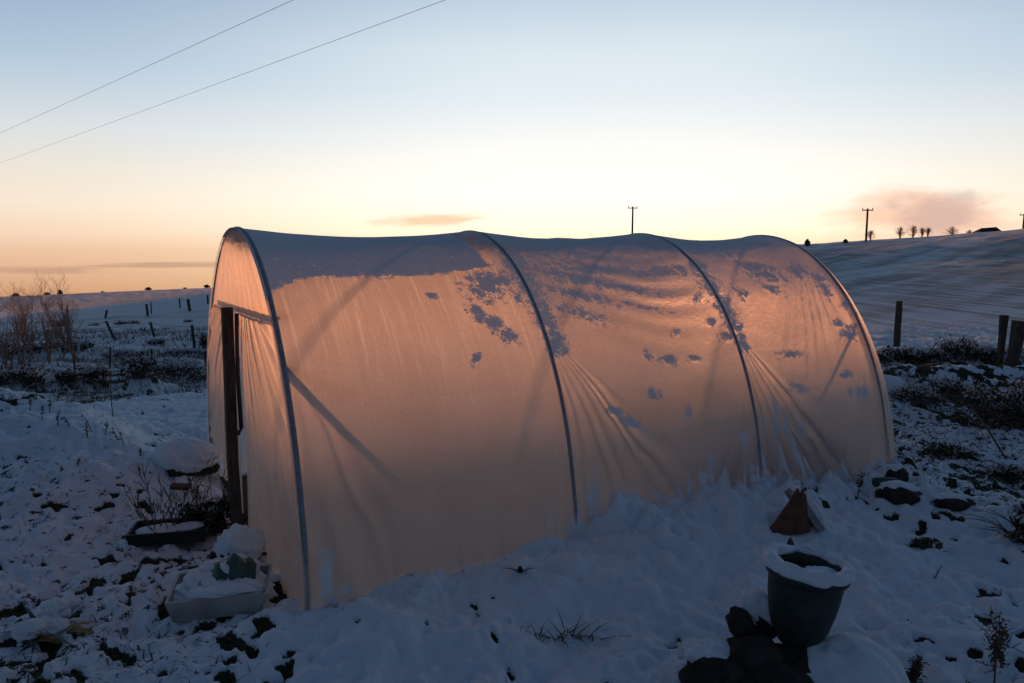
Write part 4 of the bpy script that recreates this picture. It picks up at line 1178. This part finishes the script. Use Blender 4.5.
open_box(.44, .34, .115, .012, .03).build('tray', M['white_plastic'], t, smooth=False)
b = MB(); b.blob((0, .0, .09), (.225, .17, .055), 2, .5, 5, freq=2.6); b.blob((-.12, .03, .12), (.09, .08, .06), 9, .5, 4, freq=2.2); b.blob((.02, -.13, .125), (.17, .05, .03), 12, .5, 4, freq=2.2); b.blob((.05, .09, .12), (.15, .09, .10), 6, .5, 5, freq=2.2)
b.build('snow_heap', M['snow'], t)
b = MB(); gx, gy = 16, 12; vs = []
for i in range(gx):
    for j in range(gy):
        x = -.12+.30*i/(gx-1); y = -.05+.24*j/(gy-1)
        vs.append((x, y, .10+.11*math.exp(-((x-.06)/.13)**2-((y-.08)/.12)**2)+.03*math.sin(i*1.3+j*.4)*.5+.02))
b.add(vs, [(i*gy+j, (i+1)*gy+j, (i+1)*gy+j+1, i*gy+j+1) for i in range(gx-1) for j in range(gy-1)])
o = b.build('crumpled_sheet', M['green_sheet'], t); md = o.modifiers.new('thickness', 'SOLIDIFY'); md.thickness = .004
p = ground_pick(236, 572)
t = stone((p[0], p[1]+.08, p[2]+.05), (.12, .1, .09), 66, 'snow covered lump pressed against the foot of the door post', True, (.14, .12, .11), 0, group='loose stones in the snow')

p = ground_pick(167, 548)
t = thing('seed_tray', 'shallow black seed tray filled with snow below the twiggy plant', 'tray', (p[0]-.03, p[1]+.14, p[2]+.01), R(12))
open_box(.46, .26, .085, .010, .02).build('tray', M['black_plastic'], t, smooth=False)
b = MB(); b.box((0, 0, .04), (.40, .21, .03)); b.build('soil', M['soil'], t)
b = MB(); b.blob((-.08, .0, .06), (.14, .10, .022), 2, .3, 3); b.blob((.11, .02, .06), (.09, .08, .02), 6, .3, 3); b.build('snow', M['snow'], t)
def twiggy(name, label, cat, P, stems, h, seed, spread=.5, mat_='stem', group=None):
    rnd = random.Random(seed); t = thing(name, label, cat, P, 0, group)
    b = MB()
    for k in range(stems):
        d = Vector((rnd.gauss(0, spread), rnd.gauss(0, spread), 1)).normalized()
        branch(b, (rnd.gauss(0, .05), rnd.gauss(0, .04), -.02), d, h*rnd.uniform(.6, 1.1), .005, 2, rnd, 0, .45, 6, (2, 4))
    b.build('stems', M[mat_], t); return t
twiggy('twiggy_plant', 'leafless twiggy plant growing from the black seed tray', 'plant', (p[0]-.06, p[1]+.14, p[2]+.05), 13, .34, 5)
twiggy('twiggy_plant', 'leafless twigs rising beside the reddish tile', 'plant', (p[0]+.16, p[1]+.3, p[2]+.05), 12, .36, 8)
p = ground_pick(212, 536)
bush(208, 534, 52, 40, 90, 'dark evergreen plant crammed against the lifted sheet at the doorway', 'evergreen_plant', 'plant', 'evergreen', 1500, .07, .7, None, leaf=.026)
p = ground_pick(181, 500)
t = thing('terracotta_tile', 'dark reddish terracotta tile lying flat beside the evergreen plant', 'tile', (p[0], p[1], p[2]+.10), R(8))
b = MB(); b.box((0, 0, 0), (.13, .09, .026), Matrix.Rotation(R(6), 3, 'Y')); b.build('tile', M['dark_clay'], t, smooth=False)
b = MB(); b.lathe([(0, 0), (.06, 0), (.085, .035), (.088, .05), (.078, .05), (.06, .03), (0, .03)], 32)
p = ground_pick(207, 474)
o = tag(b.build('saucer', M['dark_clay'], loc=(p[0]+.02, p[1], p[2]+.0)), 'round terracotta saucer with a snowy edge next to the sheet', 'saucer')

# leek-like plant with some ochre leaves
p = ground_pick(38, 640)
t = thing('strap_leaf_plant', 'low plant with dark green strap leaves and a few ochre leaves under the snow', 'plant', p)
rnd = random.Random(4); b = MB(); c = MB(); s3_ = MB()
for k in range(11):
    a = rnd.uniform(0, 2*PI); d = Vector((math.cos(a), math.sin(a)*.7, rnd.uniform(.4, 1.1)))
    b.blade((rnd.gauss(0, .06), rnd.gauss(0, .05), 0), d, rnd.uniform(.10, .19), .034, rnd.uniform(.6, 1.1), seg=7)
for k in range(7):
    a = rnd.uniform(-.6, 1.2); d = Vector((math.cos(a), math.sin(a)*.6, rnd.uniform(.15, .6)))
    c.blade((.05+rnd.gauss(0, .07), rnd.gauss(0, .05), .02), d, rnd.uniform(.07, .12), .06, rnd.uniform(.4, .9), seg=6)
for k in range(7):
    s3_.blob((rnd.gauss(0, .11), rnd.gauss(0, .08), .03+rnd.random()*.06), (.05+.03*rnd.random(), .045, .03), k, .55, 4, freq=2.4)
b.build('green_leaves', M['strap'], t); c.build('ochre_leaves', M['ochre'], t); s3_.build('snow', M['snow'], t)
p = ground_pick(520, 569)
t = thing('leaf_shoot', 'small green leaf shoot pressed between the sheet and the snow', 'shoot', (p[0], p[1]-.03, p[2]))
b = MB()
for k in range(5): b.blade((0, 0, -.01), Vector((-.6+.3*k, -.2, .55)), .10, .035, .4, seg=4)
b.build('leaves', M['strap'], t)

# ------------------------------------------------------------------ dead weeds
def weed(px, yb, hpx, seed, label, heads=1.0, droop=.06, P=None):
    P = ground_pick(px, yb); D = P[1]; h = hpx*D/F
    rnd = random.Random(seed); t = thing('dead_weed', label, 'weed', P, 0, 'dead weeds in the snow')
    b = MB(); c = MB()
    pts = [Vector((0, 0, -.03))]; d = Vector((rnd.gauss(0, .08), rnd.gauss(0, .08), 1))
    for i in range(8):
        d = (d+Vector((rnd.gauss(0, .07), rnd.gauss(0, .07), -droop*(i > 4)))).normalized(); pts.append(pts[-1]+d*h/8)
    b.tube(pts, [.005*(1-.09*i) for i in range(9)], 5)
    for k in range(int(6*heads)+2):
        i = rnd.randint(2, 7); branch(b, pts[i], (rnd.gauss(0, 1), rnd.gauss(0, 1), rnd.uniform(-.3, .7)), h*.22, .002, 1, rnd, .1, .5, 4, (1, 2))
    for k in range(int(130*heads)):
        tt = rnd.triangular(.3, 1, .62); i = min(int(tt*8), 7); q = pts[i].lerp(pts[i+1], tt*8-i)
        q = q+Vector((rnd.gauss(0, 1), rnd.gauss(0, 1), rnd.gauss(0, 1)))*h*.045
        n_ = Vector((rnd.gauss(0, 1), rnd.gauss(0, 1), rnd.gauss(0, 1))).normalized()
        s_ = rnd.uniform(.004, .013); t1 = n_.orthogonal().normalized()*s_; t2 = n_.cross(t1)*.7
        c.add([q-t1, q+t2, q+t1, q-t2], [(0, 1, 2, 3)])
    b.add(c.v, c.f); b.build('stalk', M['stem'], t)
weed(993, 690, 95, 1, 'tallest dead weed, its curled brown seed head bent over', 2.4, .02)
weed(905, 688, 50, 2, 'short dead weed with a pointed dark spike near the bottom edge', 2.2, 0)
weed(914, 690, 26, 3, 'squat dead weed beside the pointed one', 1.6, .1)
weed(858, 498, 32, 4, 'drooping dead stalk at the foot of the tunnel', .8, .3)
weed(935, 577, 24, 5, 'thin bare stalk alone in open snow beyond the mound', 0, 0)
weed(1000, 666, 30, 6, 'small bent weed beside the tallest dead weed', .5, .3)
for i, (px, yb, hp) in enumerate([(30, 412, 22), (42, 420, 20), (58, 430, 22), (70, 428, 18), (88, 440, 20), (92, 432, 24), (105, 436, 22), (118, 440, 20), (124, 446, 24), (140, 458, 14), (78, 466, 14), (12, 404, 16), (62, 472, 10), (36, 400, 20), (50, 412, 16), (150, 386, 14), (28, 464, 10)]):
    weed(px, yb, hp, 30+i, ['dry grass stalk on the crest of the snowy heap', 'bent dry stalk on the slope of the snowy heap', 'thin dry stalk low on the snowy heap'][0 if i < 6 or i in (11, 13, 14) else 1 if i < 10 else 2]+[' farthest up the crest', ' between two taller stalks', ' in a loose group of stalks', ' near its middle', ' with side shoots', ' among snowed-in grass', ' facing the cane', ' nearest the cane', ' next to a dark tuft', ' close to the yard floor', ' standing apart', ' at the edge of the view', ' in smooth snow', ' above the rest', ' with a bent tip', ' by the snow hump', ' alone on blue snow'][i], .15, .12)
# fallen canes by the bank
a_, b_ = ground_pick(1006, 462), at(972, 408, 7.6)
b = MB(); b.tube([a_, (np.array(a_)*.5+np.array(b_)*.5)+np.array([0, 0, .02]), b_], [.009, .009, .007], 6)
tag(b.build('cane', M['stem']), 'long cane leaning out of the snow before the bramble heap', 'cane')

# ------------------------------------------------------------------ grass blades showing through the snow
gm = MB(); rnd = random.Random(99)
cnt = 0
Xr = RNG.uniform(-9, 9, 200000); Yr = 2.9+RNG.random(200000)**1.7*11
keep = np.abs(Xr) < .78*Yr+.3
Xr, Yr = Xr[keep], Yr[keep]
Zr, Br, Ir = ground_fields(Xr, Yr)
sel = np.nonzero((Ir < .05) & ((Br > .35) | ((ZONE > .12) & (RNG.random(len(Xr)) < .35*np.clip(ZONE*2, 0, 1)))))[0]
for i in sel[:20000]:
    d = Vector((rnd.gauss(0, .7), rnd.gauss(0, .7), rnd.uniform(.25, 1)))
    L = rnd.uniform(.025, .085)
    gm.blade((Xr[i], Yr[i], Zr[i]-.01), d, L, rnd.uniform(.004, .009)*max(1, Yr[i]/5), rnd.uniform(.2, .7), seg=2)
p = ground_pick(562, 640)
for k in range(60):
    d = Vector((rnd.gauss(.3, .6), rnd.gauss(0, .4), rnd.uniform(.2, .8)))
    gm.blade((p[0]+rnd.gauss(0, .10), p[1]+rnd.gauss(0, .03), p[2]-.01), d, rnd.uniform(.05, .15), .007, .4, seg=3)
tag(gm.build('grass', M['tuft']), kind='stuff')

# low dead growth, frost and grass stems mixed over the banks
sm_ = MB(); rnd = random.Random(123)
def strew(n, x0, x1, y0, y1, pxlo, pxhi, hmin, hmax, frosty):
    X_ = RNG.uniform(x0, x1, n*3); Y_ = RNG.uniform(y0, y1, n*3); P_ = 512+F*X_/Y_
    dens = fbm(X_, Y_, 1.3, 3, 505)
    ok = np.nonzero((P_ > pxlo) & (P_ < pxhi) & (dens > .46+.12*RNG.random(n*3)))[0][:n]
    Z_, _, I_ = ground_fields(X_[ok], Y_[ok])
    for k, i in enumerate(ok):
        if I_[k] > .05: continue
        d_ = Vector((rnd.gauss(0, .6), rnd.gauss(0, .6), rnd.uniform(.4, 1.1)))
        w__ = .0011*Y_[i]*rnd.uniform(.6, 1.5)
        sm_.blade((X_[i], Y_[i], Z_[k]-.02), d_, rnd.uniform(hmin, hmax), w__, rnd.uniform(.2, .9), mi=1 if rnd.random() < frosty else 0, seg=2)
strew(9000, -26, -4, 14, 34, -30, 225, .18, .60, .30)
strew(5000, -36, -8, 30, 52, -30, 225, .2, .55, .35)
strew(5000, 3.5, 11, 9.3, 15, 830, 1060, .10, .34, .30)
strew(1500, 3, 8, 6.0, 9.3, 860, 1060, .06, .2, .25)
tag(sm_.build('scrub', [M['stem'], M['hoar']]), kind='stuff')
